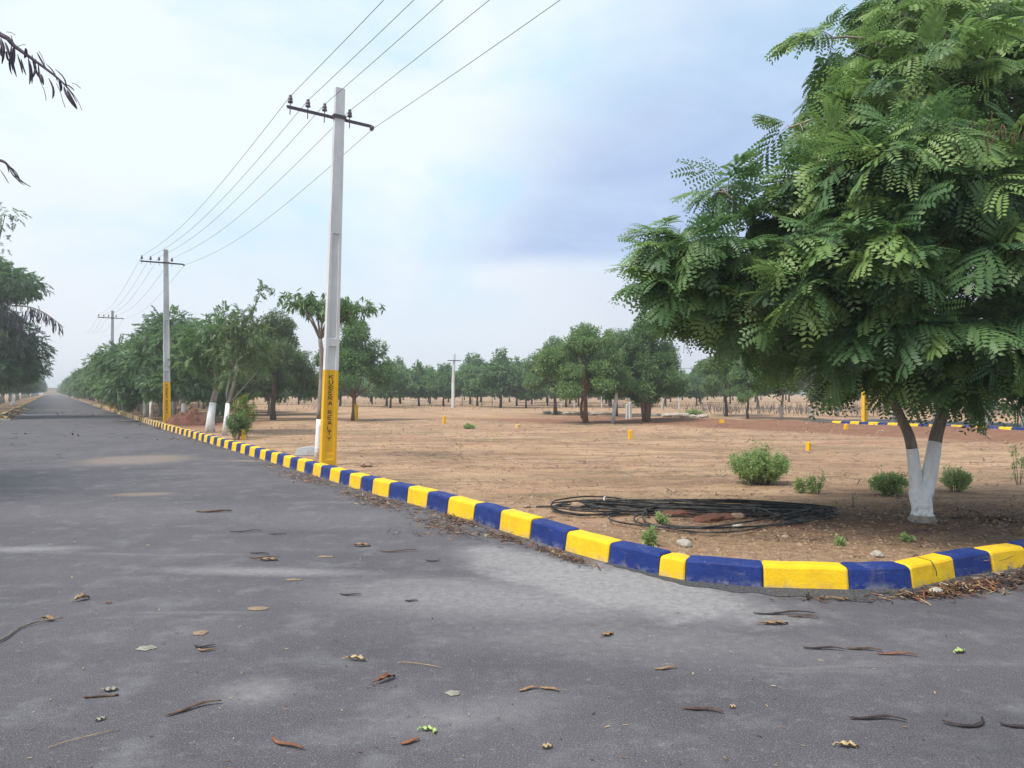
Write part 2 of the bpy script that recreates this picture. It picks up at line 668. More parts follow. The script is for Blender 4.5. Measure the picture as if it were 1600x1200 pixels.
def soil_z(x, y):
    r = math.hypot(x, y)
    p = Vector((x, y))
    z = .1 + .03 * noise.noise(Vector((x * .35, y * .35, 1))) * min(1, r / 14) + .018 * noise.noise(Vector((x * 1.3, y * 1.3, 4)))
    z += .008 * noise.noise(Vector((x * 4.1, y * 4.1, 9))) if r < 20 else 0
    dt = (p - Vector(TREE[:2])).length
    z += .05 * math.exp(-(dt / .9) ** 2)
    # bank of red earth in front of the second road
    d, _ = seg_d(p, SK_A - SK_D * 8 + Vector((-2.0, -1.3)), SK_B + SK_D * 20 + Vector((-2.0, -1.3)))
    z += (.16 + .14 * noise.noise(Vector((x * .6, y * .6, 2)))) * math.exp(-(d / 1.5) ** 2)
    # low bank under the pair of trees and the far edge of the plot
    d, _ = seg_d(p, Vector((-8, 58)), Vector((15, 44)))
    z += (.1 + .1 * noise.noise(Vector((x * .5, y * .5, 7)))) * math.exp(-(d / 2.5) ** 2)
    return z


def gpt(px, py):
    """point on the plot's soil seen at a pixel"""
    p = at(px, py, .1)
    for _ in range(3):
        p = at(px, py, soil_z(p.x, p.y))
    return p


def sheet(name, poly, zf, pts_, mat):
    vs = [Vector(p) for p in poly]
    n = len(vs)
    allp = vs + [Vector(p) for p in pts_]
    v, e, f, _, _, _ = delaunay_2d_cdt(allp, [], [list(range(n))], 1, 1e-4)
    me = bpy.data.meshes.new(name)
    me.from_pydata([(p.x, p.y, zf(p.x, p.y)) for p in v], [], [tuple(t) for t in f])
    bmz = [p.normal.z for p in me.polygons]
    if sum(bmz) < 0:
        me.flip_normals()
    me.materials.append(mat)
    me.polygons.foreach_set('use_smooth', [True] * len(me.polygons))
    me.update()
    return me


def fan(r0, r1, a0, a1, k):
    out, r = [], r0
    while r < r1:
        st = max(k, .004)
        a = a0 + random.random() * st
        while a < a1:
            rr = r * (1 + random.uniform(-.4, .4) * k)
            out.append((rr * math.sin(a), rr * math.cos(a)))
            a += st
        r *= 1 + k
    return out


# ---- soil
soil, nt, pb = nodes('plot_soil')
g = NT(nt)
pos = g.n('ShaderNodeNewGeometry').outputs['Position']
nbig = g.noise(pos, .22, 5, .6)
nmid = g.noise(pos, 1.3, 6, .62)
nfine = g.noise(pos, 11, 6, .7)
ngrain = g.noise(pos, 70, 3, .7)
str_v = g.mapping(pos, (.3, 1.2, 1), R(-6))
nstr = g.noise(str_v, 1.0, 7, .66, .6)
str2 = g.noise(g.mapping(pos, (1.0, 3.4, 1), R(9)), 1.0, 6, .65, .4)
c = g.mix(g.smooth(nbig, .4, .6), (.55, .355, .225), (.45, .275, .172))
c = g.mix(g.math('MULTIPLY', g.smooth(nmid, .5, .72), .6), c, (.29, .165, .1))
c = g.mix(g.math('MULTIPLY', g.smooth(nstr, .52, .62), .7), c, (.21, .125, .08))
c = g.mix(g.math('MULTIPLY', g.smooth(str2, .54, .64), .65), c, (.2, .13, .085))
c = g.mix(g.math('MULTIPLY', g.smooth(nfine, .52, .7), .35), c, (.52, .37, .25))
str3 = g.noise(g.mapping(pos, (2.0, 7, 1), R(-3)), 1.0, 6, .7, .5)
c = g.mix(g.math('MULTIPLY', g.smooth(str3, .56, .68), .6), c, (.17, .105, .068))
c = g.mix(g.math('MULTIPLY', g.smooth(nstr, .42, .3), .5), c, (.5, .35, .24))
blot = g.noise(g.mapping(pos, (.35, .8, 1), R(12)), 1.0, 8, .72, .4)
c = g.mix(g.math('MULTIPLY', g.smooth(blot, .5, .64), .65), c, (.25, .16, .1))
c = g.mix(g.math('MULTIPLY', g.smooth(blot, .42, .3), .5), c, (.6, .43, .29))
# thin grass stain
ngr = g.noise(g.mapping(pos, (.12, .5, 1), 0, (3, 1, 0)), 1.0, 5, .6)
gr = g.math('MULTIPLY', g.smooth(ngr, .5, .64), g.smooth(nfine, .32, .58))
c = g.mix(g.math('MULTIPLY', gr, .45), c, (.24, .205, .11))
# red earth along the bank and by the trees at the back of the plot
sp = g.n('ShaderNodeSeparateXYZ')
g.l(pos, sp.inputs[0])
bankc = (SK_A + SK_B) / 2 + Vector((-3.4, -2.1)) - SK_D * 2
red = g.blob(pos, bankc, 17, 3.3, math.atan2(SK_D.y, SK_D.x), .5, nmid, .35)
red2 = g.blob(pos, at(960, 659, .1), 9, 2.6, R(-28), .9, nmid, .5)
red3 = g.blob(pos, at(300, 664, .1), 2.6, 3.5, 0, .9, nmid, .5)
redm = g.math('MAXIMUM', g.math('MAXIMUM', red, red2), red3)
c = g.mix(g.math('MULTIPLY', redm, .85), c, g.mix(nfine, (.19, .08, .05), (.3, .14, .09)))
# crumbled mulch round the big tree
tr_ = g.blob(pos, (TREE.x + .6, TREE.y + .3), 3.2, 1.35, R(8), .9, nmid, .5)
c = g.mix(g.math('MULTIPLY', tr_, .8), c, g.mix(g.smooth(nfine, .3, .7), (.1, .058, .04), (.25, .155, .1)))
tr2 = g.blob(pos, at(1330, 815, .1), 1.0, .45, R(8), .9, nmid, .5)
c = g.mix(g.math('MULTIPLY', tr2, .65), c, (.12, .065, .042))
# gravelly orange earth by the corner
og = g.blob(pos, at(1120, 855, .1), 1.9, .5, R(-10), .9, nmid, .4)
c = g.mix(g.math('MULTIPLY', og, .6), c, g.mix(g.smooth(nfine, .38, .62), (.24, .13, .07), (.5, .33, .2)))
c = g.mix(g.math('MULTIPLY', g.smooth(ngrain, .52, .68), .55), c, (.15, .095, .065))
c = g.mix(g.math('MULTIPLY', g.smooth(ngrain, .45, .3), .4), c, (.55, .4, .29))
g.l(c, pb.inputs['Base Color'])
pb.inputs['Roughness'].default_value = .95
pb.inputs['Specular IOR Level'].default_value = .15
hh = g.math('ADD', g.math('MULTIPLY', nfine, 1.0), g.math('MULTIPLY', ngrain, .35))
hh = g.math('ADD', hh, g.math('MULTIPLY', str2, 1.2))
hh = g.math('ADD', hh, g.math('MULTIPLY', nmid, 1.2))
g.l(g.bump(hh, .95, .07), pb.inputs['Normal'])
MAT['soil'] = soil

# ---- asphalt
asp, nt, pb = nodes('asphalt')
g = NT(nt)
pos = g.n('ShaderNodeNewGeometry').outputs['Position']
nbig = g.noise(pos, .5, 5, .6)
nmid = g.noise(pos, 2.6, 6, .65)
nfin = g.noise(pos, 16, 6, .72)
ngra = g.noise(pos, 130, 3, .7)
c = g.mix(g.smooth(nbig, .3, .7), (.07, .064, .074), (.101, .092, .104))
c = g.mix(g.math('MULTIPLY', g.smooth(nmid, .48, .72), .6), c, (.165, .16, .17))
c = g.mix(g.math('MULTIPLY', g.smooth(nfin, .55, .7), .5), c, (.19, .184, .192))
c = g.mix(g.math('MULTIPLY', g.smooth(nfin, .45, .32), .45), c, (.055, .053, .06))
c = g.mix(g.math('MULTIPLY', g.smooth(ngra, .52, .68), .58), c, (.3, .292, .3))
c = g.mix(g.math('MULTIPLY', g.smooth(ngra, .48, .3), .4), c, (.035, .035, .04))
acr = g.noise(g.mapping(pos, (.25, 1.6, 1), R(8)), 1.0, 6, .65, .5)
c = g.mix(g.math('MULTIPLY', g.smooth(acr, .6, .7), .28), c, (.27, .26, .26))
c = g.mix(g.math('MULTIPLY', g.smooth(acr, .42, .3), .32), c, (.06, .06, .066))
# pale cement dust spilt by the corner
dust = None
for (px, py, rx, ry, ro, so, wt) in ((960, 915, 1.25, .6, R(-42), .8, 1), (820, 880, .8, .36, R(-50), .9, .9), (770, 935, 1.1, .45, R(-12), 1.6, .7),
                                     (420, 893, .75, .12, R(-4), 1.6, .7), (400, 1080, .17, .15, 0, 1.9, .55), (40, 858, .5, .12, R(5), 1.6, .7),
                                     (1060, 932, .55, .22, R(-35), .7, 1), (700, 1120, .5, .14, R(20), 1.9, .3), (1000, 1000, 1.0, .3, R(-10), 1.9, .35),
                                     (520, 810, 1.2, .5, R(-6), 1.9, .25), (250, 800, 1.6, .7, R(4), 1.9, .18)):
    b = g.math('MULTIPLY', g.blob(pos, at(px, py), rx, ry, ro, so, nmid, .75), wt)
    dust = b if dust is None else g.math('MAXIMUM', dust, b)
grit = g.smooth(g.math('ADD', nfin, g.math('MULTIPLY', ngra, .4)), .45, .95)
c = g.mix(g.math('MULTIPLY', dust, g.math('ADD', g.math('MULTIPLY', grit, .45), .36)), c, (.34, .325, .33))
chips = g.math('MULTIPLY', g.smooth(g.noise(pos, 34, 4, .8), .66, .72), g.smooth(nmid, .42, .62))
c = g.mix(g.math('MULTIPLY', chips, .75), c, (.45, .44, .43))
# tan silt dried on the road
for (px, py, rx, ry, ro) in ((215, 718, 1.15, 1.2, R(3)), (222, 772, .42, .2, R(12)), (60, 640, 3, .8, R(-8)), (420, 720, 1.2, .2, R(0))):
    b = g.blob(pos, at(px, py), rx, ry, ro, .8, nfin, .8)
    c = g.mix(g.math('MULTIPLY', b, .5), c, (.27, .21, .165))
# silt against the kerb: world distance to the road's own far end, faint
g.l(c, pb.inputs['Base Color'])
pb.inputs['Roughness'].default_value = .88
pb.inputs['Specular IOR Level'].default_value = .2
hh = g.math('ADD', g.math('MULTIPLY', ngra, .5), g.math('MULTIPLY', nfin, .5))
g.l(g.bump(hh, .45, .01), pb.inputs['Normal'])
MAT['asphalt'] = asp

MAT['asphalt_dark'] = M('asphalt_dark', (.05, .05, .056), (.15, .147, .15), 60, .9, .6, 130, lo=.4, hi=.75)

# ------------------------------------------------------------------ setting
def normals(bs):
    out = []
    for i in range(len(bs)):
        a, b = Vector(bs[max(0, i - 1)]), Vector(bs[min(len(bs) - 1, i + 1)])
        t = (b - a).normalized()
        out.append(Vector((t.y, -t.x)))
    return out



def strip(name, line, mat, w=.2, h=.17, z0=0.0, away=1):
    bs = [tuple(p) for p in line]
    nn = normals(bs)
    mb = MB()
    vs, fs = [], []
    prof = [(0, -.05), (.03, h * .9), (.06, h), (w, h), (w, -.05)]
    for p, n_ in zip(bs, nn):
        for x, z in prof:
            q = Vector(p) + n_ * x * away
            vs.append((q.x, q.y, z + z0))
    n = len(prof)
    for r_ in range(len(bs) - 1):
        for k in range(n - 1):
            a0 = r_ * n + k
            fs.append((a0, a0 + 1, a0 + n + 1, a0 + n) if away > 0 else (a0, a0 + n, a0 + n + 1, a0 + 1))
    mb.add(vs, fs)
    return link(name, mb.mesh(name, mat))


back = []                                        # a line under the kerb stones
for i, p in enumerate(kerb_line):
    a, b = kerb_line[max(0, i - 1)], kerb_line[min(len(kerb_line) - 1, i + 1)]
    t = (b - a).normalized()
    back.append(p + Vector((t.y, -t.x)) * .12)
fan_pts = fan(5.5, 560, R(-62), R(66), .03) + fan(6.2, 15, R(-8), R(38), .012)
poly = [(p.x, p.y) for p in back] + [(-200, 590), (590, 590), (590, 37)]
soil_me = sheet('plot', poly, soil_z, fan_pts, MAT['soil'])
tag(link('plot_ground', soil_me), 'bare tan and reddish soil of the open plot', kind='structure')

LK0 = Vector((kerb_x(40.4) - 6.7, 40.4))         # corner of the plot across the road on the left
lk_line = [LK0 + Vector((-60 * .854, -60 * .52)), LK0 + Vector((-.9, -.25)), LK0 + Vector((-.35, .35))]
for Y in (46, 60, 80, 110, 150, 200, 260, 330, 352):
    lk_line.append(Vector((kerb_x(Y) - ROADX, Y)))
poly = [(p.x, p.y) for p in lk_line] + [(-210, 590), (-590, 590), (-590, -20)]
left_me = sheet('left_plot', poly, lambda x, y: .09 + .04 * noise.noise(Vector((x * .3, y * .3, 3))), fan(42, 500, R(-75), R(-30), .05), MAT['soil'])
tag(link('left_plot_ground', left_me), 'bare soil of the plot left of the road', kind='structure')

nl = [(-16.2, 22.5), (-9.2, 11), (2.5, -8), (-60, -8), (-60, -4)]
near_me = sheet('near_plot', nl, lambda x, y: .09, [(-20, 5), (-14, 10)], MAT['soil'])
tag(link('near_plot_ground', near_me), 'bare soil of the near plot left of the junction', kind='structure')

tag(strip('near_left_kerb', [Vector((-16.2, 22.5)), Vector((-9.2, 11)), Vector((2.5, -8))], MAT['kerb_ochre'], away=1), 'ochre kerb of the near plot left of the junction', kind='structure')
mb = MB()
mb.add([(-590, -60, -.06), (590, -60, -.06), (590, 590, -.06), (-590, 590, -.06)], [(0, 1, 2, 3)])
tag(link('ground', mb.mesh('ground', MAT['soil'])), kind='structure')
rp = [(-110, -50), (70, -50), (70, 46)] + [(p.x, p.y) for p in back[1:]] + [(kerb_x(400) - 9, 402)]
for p in reversed(lk_line[2:]):
    rp.append((p.x - .3, p.y))
rp += [(LK0.x - 1.2, LK0.y + .05), (LK0.x - 85 * .854, LK0.y - 85 * .52 + .3)]
road_me = sheet('road', rp, lambda x, y: 0.0, [], MAT['asphalt'])
tag(link('road', road_me), 'grey asphalt road with pale dust and litter', kind='structure')
# second road beyond the plot
o2 = Vector((SK_D.y, -SK_D.x)) * -1
a, b = SK_A - SK_D * 2, SK_B + SK_D * 30
side = Vector((-SK_D.y, SK_D.x))
if side.x < 0:
    side = -side
mb = MB()
q = [a + side * .2, b + side * .2, b + side * 6.2, a + side * 6.2]
mb.add([(p.x, p.y, .16) for p in q], [(0, 1, 2, 3)])
tag(link('second_road', mb.mesh('second_road', MAT['asphalt'])), kind='structure')

# ------------------------------------------------------------------ kerb stones


def kerb_block(name, a, b, na, nb, mat, h=.172, w=.2, z0=0.0, jig=.006, smooth=False):
    """one stone from a to b; na/nb point away from the road"""
    o = (Vector(a) + Vector(b)) / 2
    prof = [(0, -.03), (.004, .0), (.026, h * .86), (.036, h * .95), (.055, h), (w - .015, h + .004), (w, h - .012), (w, -.03)]
    vs, fs = [], []
    L = (Vector(b) - Vector(a)).length
    e = min(.02, L * .1)
    jz, jo = random.uniform(-jig, jig), random.uniform(-jig, jig)
    rings = [(.004 / L, .88), (e / L, 1.0), (.35, 1.0), (.68, 1.0), (1 - e / L, 1.0), (1 - .004 / L, .88)]
    for ri, (t, k) in enumerate(rings):
        c0 = Vector(a).lerp(Vector(b), t)
        nn = Vector(na).lerp(Vector(nb), t).normalized()
        wob = random.uniform(-.004, .004)
        for x, z in prof:
            xx = x + jo + (wob if x < .06 else 0) + (.008 * (1 - k) * 8 if x < .06 and k < 1 else 0)
            zz = z * (1 - (1 - k) * .35) if z > 0 else z
            p = c0 + nn * xx - o
            vs.append((p.x, p.y, zz + jz * (z > .02) + (wob if z > .1 else 0)))
    n = len(prof)
    for r_ in range(len(rings) - 1):
        for k in range(n - 1):
            a0 = r_ * n + k
            fs.append((a0, a0 + 1, a0 + n + 1, a0 + n))
    fs.append(tuple(range(n)))
    fs.append(tuple(range(len(rings) * n - 1, (len(rings) - 1) * n - 1, -1)))
    m_ = MB()
    m_.add(vs, fs)
    me = m_.mesh(name, mat)
    import bmesh
    bm = bmesh.new()
    bm.from_mesh(me)
    bmesh.ops.recalc_face_normals(bm, faces=bm.faces)
    bm.to_mesh(me)
    bm.free()
    return link(name, me, None, (o.x, o.y, z0))


kn = normals(bounds)
# blue between px 881 and 826 is the reference: colours alternate both ways
ref = N_RIGHT + 8                                # block i lies between bounds[i] and bounds[i+1]
P1 = at(512, 728, .08)                           # feet of the three poles
P2 = at(261, 664, .08)
P3 = at(174.5, 641, .08)
cnt = {}
special = {
    N_RIGHT - 1 - 0: 'yellow kerb block under the right edge of the big tree, at the frame side of the bend',
}
corner_lab = {
    0: 'short blue kerb block with mulch at its foot, right of the cracked yellow one',
    1: 'yellow kerb block cracked down the middle with mulch at its foot',
    2: 'long blue kerb block straight below the big whitewashed trunk, right of the longest yellow block',
    3: 'longest yellow kerb block at the outermost point of the corner bend',
    4: 'longest blue kerb block at the bend, left of the longest yellow block',
    5: 'shortest yellow kerb block, wedged between two long blue blocks on the bend',
    6: 'long blue kerb block below the small green weed on the bend',
    7: 'yellow kerb block just left of the small green weed at the start of the bend',
}
GK = 'painted kerb blocks round the plot'
for i in range(len(bounds) - 1):
    a, b = bounds[i], bounds[i + 1]
    even = (i - ref) % 2 == 0
    mid = (Vector(a) + Vector(b)) / 2
    far_ = mid.y > P2.y + .4 and i > ref
    if far_:
        mat, colour = (MAT['kerb_dull'], 'dull dark') if even else (MAT['kerb_cream'], 'faded cream')
    else:
        mat, colour = (MAT['kerb_blue'], 'blue') if even else (MAT['kerb_yellow'], 'yellow')
    hk = .172 + .045 * max(0, min(1, (mid.y - 6.4) / 2.2)) * (i > ref - 6)
    o = kerb_block('kerb_block', a, b, kn[i], kn[i + 1], mat, hk)
    j = i - N_RIGHT
    if j in corner_lab:
        lab = corner_lab[j]
    elif j < 0:
        k = -j
        lab = '%s kerb block on the side road, %s past the short blue one, running right' % (colour, ORD[k - 1])
    else:
        zone = 'from bend' if mid.y < P1.y else 'mid' if not far_ else 'far'
        key = (zone, colour)
        cnt[key] = cnt.get(key, 0) + 1
        k = ORD[cnt[key] - 1]
        if zone == 'from bend':
            lab = '%s %s kerb block from the bend towards the lettered near pole' % (k, colour)
        elif zone == 'mid':
            lab = '%s %s kerb block past the near pole towards the second pole' % (k, colour)
        else:
            lab = '%s %s kerb block beyond the second pole, heading down the road' % (k, colour)
    tag(o, lab, 'kerb', GK)
    if j == 1:
        q0 = (Vector(a) + Vector(b)) / 2 - mid
        t_ = (Vector(b) - Vector(a)).normalized()
        n_ = ((kn[i] + kn[i + 1]) / 2).normalized()
        cb = MB()
        for (o0, z0_), (o1, z1_) in zip(((-.004, .06), (.0, .1), (.03, .158), (.05, .176), (.12, .182)), ((.0, .1), (.03, .158), (.05, .176), (.12, .182), (.17, .184))):
            w_ = .006
            vs = []
            for (oo, zz, sh) in ((o0, z0_, random.uniform(-.006, .006)), (o1, z1_, random.uniform(-.006, .006))):
                for s_ in (-1, 1):
                    p_ = q0 + n_ * (oo - .002) + t_ * (s_ * w_ + sh)
                    vs.append((p_.x, p_.y, zz))
            cb.add(vs, [(0, 1, 3, 2)])
        link('crack', cb.mesh('crack', MAT['letter']), o)


tag(strip('kerb', [K_END + KDIR * .01, K_END + KDIR * 100, K_FAR], MAT['kerb_bare']), 'bare kerb running on to the end of the road', kind='structure')
tag(strip('left_kerb', lk_line[2:], MAT['kerb_ochre'], away=-1), 'ochre kerb along the left side of the road', kind='structure')
tag(strip('left_kerb_return', [lk_line[2], LK0 + Vector((-.1, 0)), LK0 + Vector((-.9, -.5)), LK0 + Vector((-50 * .854, -50 * .52))], MAT['kerb_grey'], h=.1), 'plain grey kerb turning left at the junction', kind='structure')

# second road's kerb, on the far side of the plot
SKL = (SK_B - SK_A).length
n2 = 50
bs = [tuple(SK_A + SK_D * (i * .43 - .2)) for i in range(n2)]
nn = [side] * n2
for i in range(n2 - 1):
    even = i % 2
    o = kerb_block('kerb_block', bs[i], bs[i + 1], nn[i], nn[i + 1], MAT['kerb_blue' if even else 'kerb_yellow'], .12, .2, .12, .004)
    tag(o, '%s %s kerb block from the left on the second road, behind the big tree' % (ORD[i // 2], 'blue' if even else 'yellow'), 'kerb', 'kerb blocks of the second road')

# ------------------------------------------------------------------ utility poles
GL = {
    'K': [((0, 0), (0, 1)), ((.12, .5), (.9, 1)), ((.3, .58), (.95, 0))],
    'U': [((0, 1), (0, .1)), ((.15, 0), (.8, 0)), ((.95, 1), (.95, .1))],
    'B': [((0, 0), (0, 1)), ((.12, 1), (.75, 1)), ((.12, .52), (.75, .52)), ((.12, 0), (.75, 0)), ((.92, .9), (.92, .62)), ((.92, .42), (.92, .1))],
    'E': [((0, 0), (0, 1)), ((.15, 1), (.95, 1)), ((.15, .5), (.75, .5)), ((.15, 0), (.95, 0))],
    'R': [((0, 0), (0, 1)), ((.12, 1), (.75, 1)), ((.12, .5), (.75, .5)), ((.92, .9), (.92, .6)), ((.4, .42), (.95, 0))],
    'A': [((0, 0), (.4, 1)), ((.95, 0), (.52, 1)), ((.28, .35), (.68, .35))],
    'L': [((0, 0), (0, 1)), ((.15, 0), (.9, 0))],
    'T': [((0, 1), (.95, 1)), ((.47, .85), (.47, 0))],
    'Y': [((0, 1), (.42, .5)), ((.95, 1), (.52, .5)), ((.47, .4), (.47, 0))],
}


def letters_mb(text, w, h, pitch, fy, fx):
    """stencil letters stacked downwards from z=0 on the plane y=fy, reading from -y"""
    mb = MB()
    z = 0.0
    for ch in text:
        if ch == ' ':
            z -= pitch * .75
            continue
        for (x0, y0), (x1, y1) in GL[ch]:
            a = Vector((x0 * w - w / 2, y0 * h))
            b = Vector((x1 * w - w / 2, y1 * h))
            d = (b - a).normalized()
            n = Vector((-d.y, d.x)) * .0085
            q = [a + n, b + n, b - n, a - n]
            q = [a - n, b - n, b + n, a + n]
            vs = [(p.x + fx(z), fy(z) - .002, z + p.y - h) for p in q] + [(p.x + fx(z), fy(z) + .001, z + p.y - h) for p in q]
            mb.add(vs, [(0, 1, 2, 3), (7, 6, 5, 4), (0, 4, 5, 1), (1, 5, 6, 2), (2, 6, 7, 3), (3, 7, 4, 0)])
        z -= pitch
    return mb


def pole_section(z, Ht, d):
    t = z / Ht
    W = .305 + (.185 - .305) * t
    D = .15 + (.11 - .15) * t
    g_ = W * .25
    return [(-W / 2, -D / 2), (-g_ - .012, -D / 2), (-g_, -D / 2 + d), (g_, -D / 2 + d), (g_ + .012, -D / 2), (W / 2, -D / 2),
            (W / 2, D / 2), (g_ + .012, D / 2), (g_, D / 2 - d), (-g_, D / 2 - d), (-g_ - .012, D / 2), (-W / 2, D / 2)]


def loft(levels, Ht):
    mb = MB()
    vs, fs = [], []
    for z, d in levels:
        vs += [(x, y, z) for x, y in pole_section(max(z, 0), Ht, d)]
    for i in range(len(levels) - 1):
        for k in range(12):
            a, b = i * 12 + k, i * 12 + (k + 1) % 12
            fs.append((a, b, b + 12, a + 12))
    fs.append(tuple(range(11, -1, -1)))
    fs.append(tuple(range((len(levels) - 1) * 12, len(levels) * 12)))
    mb.add(vs, fs)
    return mb


ARM_R = math.atan2(SDIR.y, SDIR.x) + R(6)
PINS = (-.95, -.6, -.26, .27)


def make_pole(loc, label, Ht=7.55, tilt=0.0, paint=1.9, shaft_mat='concrete', detail=True, arm_roll=0.0, text=True):
    t = thing('utility_pole', label, 'utility pole', loc, ARM_R - R(6), 'utility poles along the road')
    t.rotation_euler = (0, tilt, ARM_R - R(6))
    g_ = .032
    base = loft([(-.3, 0), (.12, 0), (.15, g_ * .4), (.24, g_ * .4), (.27, g_), (paint, g_)], Ht)
    link('painted_base', base.mesh('painted_base', MAT['pole_yellow']), t)
    sh = loft([(paint, g_), (2.36, g_), (2.375, 0), (2.52, 0), (2.535, g_), (4.6, g_ * .8), (4.62, 0), (Ht - .04, 0), (Ht, 0)], Ht)
    link('shaft', sh.mesh('shaft', MAT[shaft_mat]), t)
    if text:
        fy = lambda z: -(.15 - .04 * ((paint - .12 + z) / Ht)) / 2 + g_
        for word, z0 in (('KUBERA', 0.0), ('REALTY', 6.75 * .104)):
            lt = letters_mb(word, .075, .076, .104, lambda z: fy(z - z0), lambda z: 0)
            for i, v in enumerate(lt.v):
                lt.v[i] = (v[0], v[1], v[2] + paint - .1 - z0)
            link('lettering', lt.mesh('lettering', MAT['letter']), t)
    # cross arm: angle iron clamped to the face away from the letters
    za = Ht - .58
    arm = thing('cross_arm', None, None)
    arm.parent = t
    arm.location = (0, -.02, za)
    arm.rotation_euler = (0, arm_roll, R(3))
    mb = MB()
    mb.box((-.14, .1, -.03), 1.76, .012, .065)
    mb.box((-.14, .132, .023), 1.76, .065, .012)
    bar = link('bar', mb.mesh('bar', MAT['iron']), arm)
    for x in PINS:
        mb = MB()
        mb.lathe((x, .13, -.13), [(.009, 0), (.009, .25)], 6)
        mb.lathe((x, .13, -.012), [(.022, 0), (.022, .02)], 6)
        link('insulator_pin', mb.mesh('insulator_pin', MAT['iron']), arm)
        mb = MB()
        mb.lathe((x, .13, .1), [(.022, 0), (.052, .005), (.05, .035), (.032, .05), (.045, .06), (.043, .095), (.026, .105), (.034, .12), (.03, .15), (.012, .16)], 10)
        link('insulator', mb.mesh('insulator', MAT['ceramic'], True), arm)
    mb = MB()
    mb.lathe((.76, .13, -.02), [(.02, -.05), (.045, -.045), (.045, -.005), (.025, .0), (.045, .008), (.045, .05), (.02, .055)], 10, axis=(.3, 1, 0))
    link('shackle_insulator', mb.mesh('shackle_insulator', MAT['ceramic'], True), arm)
    mb = MB()
    W = .21
    mb.box((0, -.075, za - .04), W + .05, .012, .07)
    mb.box((-W / 2 - .02, .0, za - .04), .012, .145, .07)
    mb.box((W / 2 + .02, .0, za - .04), .012, .145, .07)
    link('clamp', mb.mesh('clamp', MAT['iron']), t)
    return t


pA = make_pole(P1, 'nearest grey concrete pole with yellow lettered base standing behind the striped kerb', tilt=R(1.75), arm_roll=R(-.5))
pB = make_pole(P2, 'second concrete pole, weathered grey with yellow base, beside the red earth mound', tilt=R(-.6), shaft_mat='concrete_dark', Ht=7.75)
pC = make_pole(P3, 'third concrete pole, far off, rising out of the roadside trees', tilt=R(.2), shaft_mat='concrete_dark', Ht=7.9)
bpy.context.view_layer.update()


def pin(pole, x, z=.235, y=.13):
    arm = [c for c in pole.children if c.name.startswith('cross_arm')][0]
    return arm.matrix_world @ Vector((x, y, z))


step = (P2 - P1)
wires = list(PINS) + [.79]
ORDW = ('outermost left', 'second from left', 'middle', 'second from right', 'outermost right')
for x, nm in zip(wires, ORDW):
    z = .235 if x < .7 else -.02
    a, b, c_ = (pin(p, x, z) for p in (pA, pB, pC))
    before = a - Vector((step.x, step.y, 0)) + Vector((0, 0, .05))
    after = c_ + Vector((step.x, step.y, 0))
    pts_ = []
    for p, q, sag in ((before, a, .014), (a, b, .02), (b, c_, .018), (c_, after, .02)):
        seg = bend(p, q, -sag, 20)
        pts_ += seg if not pts_ else seg[1:]
    mb = MB()
    mb.tube(pts_, .005, 5)
    tag(link('power_line', mb.mesh('power_line', MAT['wire'], True)), '%s of the five bare wires strung along the roadside poles' % nm, 'wire', 'power lines along the road')

# far pole in the plantation and its wire
FP = at(708, 637, .1)
t = thing('utility_pole', 'slim pale pole with a small cross arm standing among the plantation trees', 'utility pole', FP, 0)
mb = MB()
hp = (637 - 553) / F * FP.y
mb.tube([(0, 0, -.2), (0, 0, hp * .5), (.12, 0, hp)], [.17, .14, .1], 6)
link('shaft', mb.mesh('shaft', MAT['concrete']), t)
mb = MB()
mb.box((.1, -.12, hp - .65), 1.2, .08, .08, R(8))
link('cross_arm', mb.mesh('cross_arm', MAT['iron']), t)
mb = MB()
mb.tube(bend(FP + Vector((.5, 0, hp - .6)), Vector((46, FP.y + 8, hp - .5)), -.012, 16), .018, 4)
tag(link('power_line', mb.mesh('power_line', MAT['wire'])), 'thin wire running right from the slim plantation pole', 'wire')

# ------------------------------------------------------------------ the big tree on the corner
tree = thing('corner_tree', 'big feathery-leaved tree with forked whitewashed trunk on the striped kerb corner', 'tree', (0, 0, 0))
tree.location = TREE
T0 = Vector(TREE)


def loc(px, py, Y):
    return pt(px, py, Y) - T0


Yt = TREE.y
fork = loc(1439, 772, Yt)
baseL = [Vector((-.01, 0, -.15)), Vector((-.005, 0, .0)), Vector((-.01, 0, .14)), loc(1436, 765, Yt)]
left_limb = [loc(1436, 775, Yt), loc(1430, 745, Yt), loc(1427, 715, Yt - .02), loc(1420, 680, Yt - .03), loc(1404, 645, Yt - .05), loc(1380, 590, Yt - .1),
             loc(1345, 520, Yt - .1), loc(1300, 455, Yt - .1), loc(1230, 420, Yt - .15)]
right_limb = [loc(1443, 775, Yt), loc(1451, 745, Yt), loc(1457, 715, Yt), loc(1463, 680, Yt + .03), loc(1474, 640, Yt + .05), loc(1484, 575, Yt + .1),
              loc(1475, 480, Yt + .1), loc(1450, 390, Yt + .1), loc(1425, 280, Yt + .1), loc(1420, 160, Yt + .1), loc(1430, 60, Yt + .2)]
third_limb = [right_limb[5], loc(1520, 500, Yt - .2), loc(1560, 400, Yt - .3), loc(1580, 280, Yt - .3), loc(1590, 170, Yt - .2)]


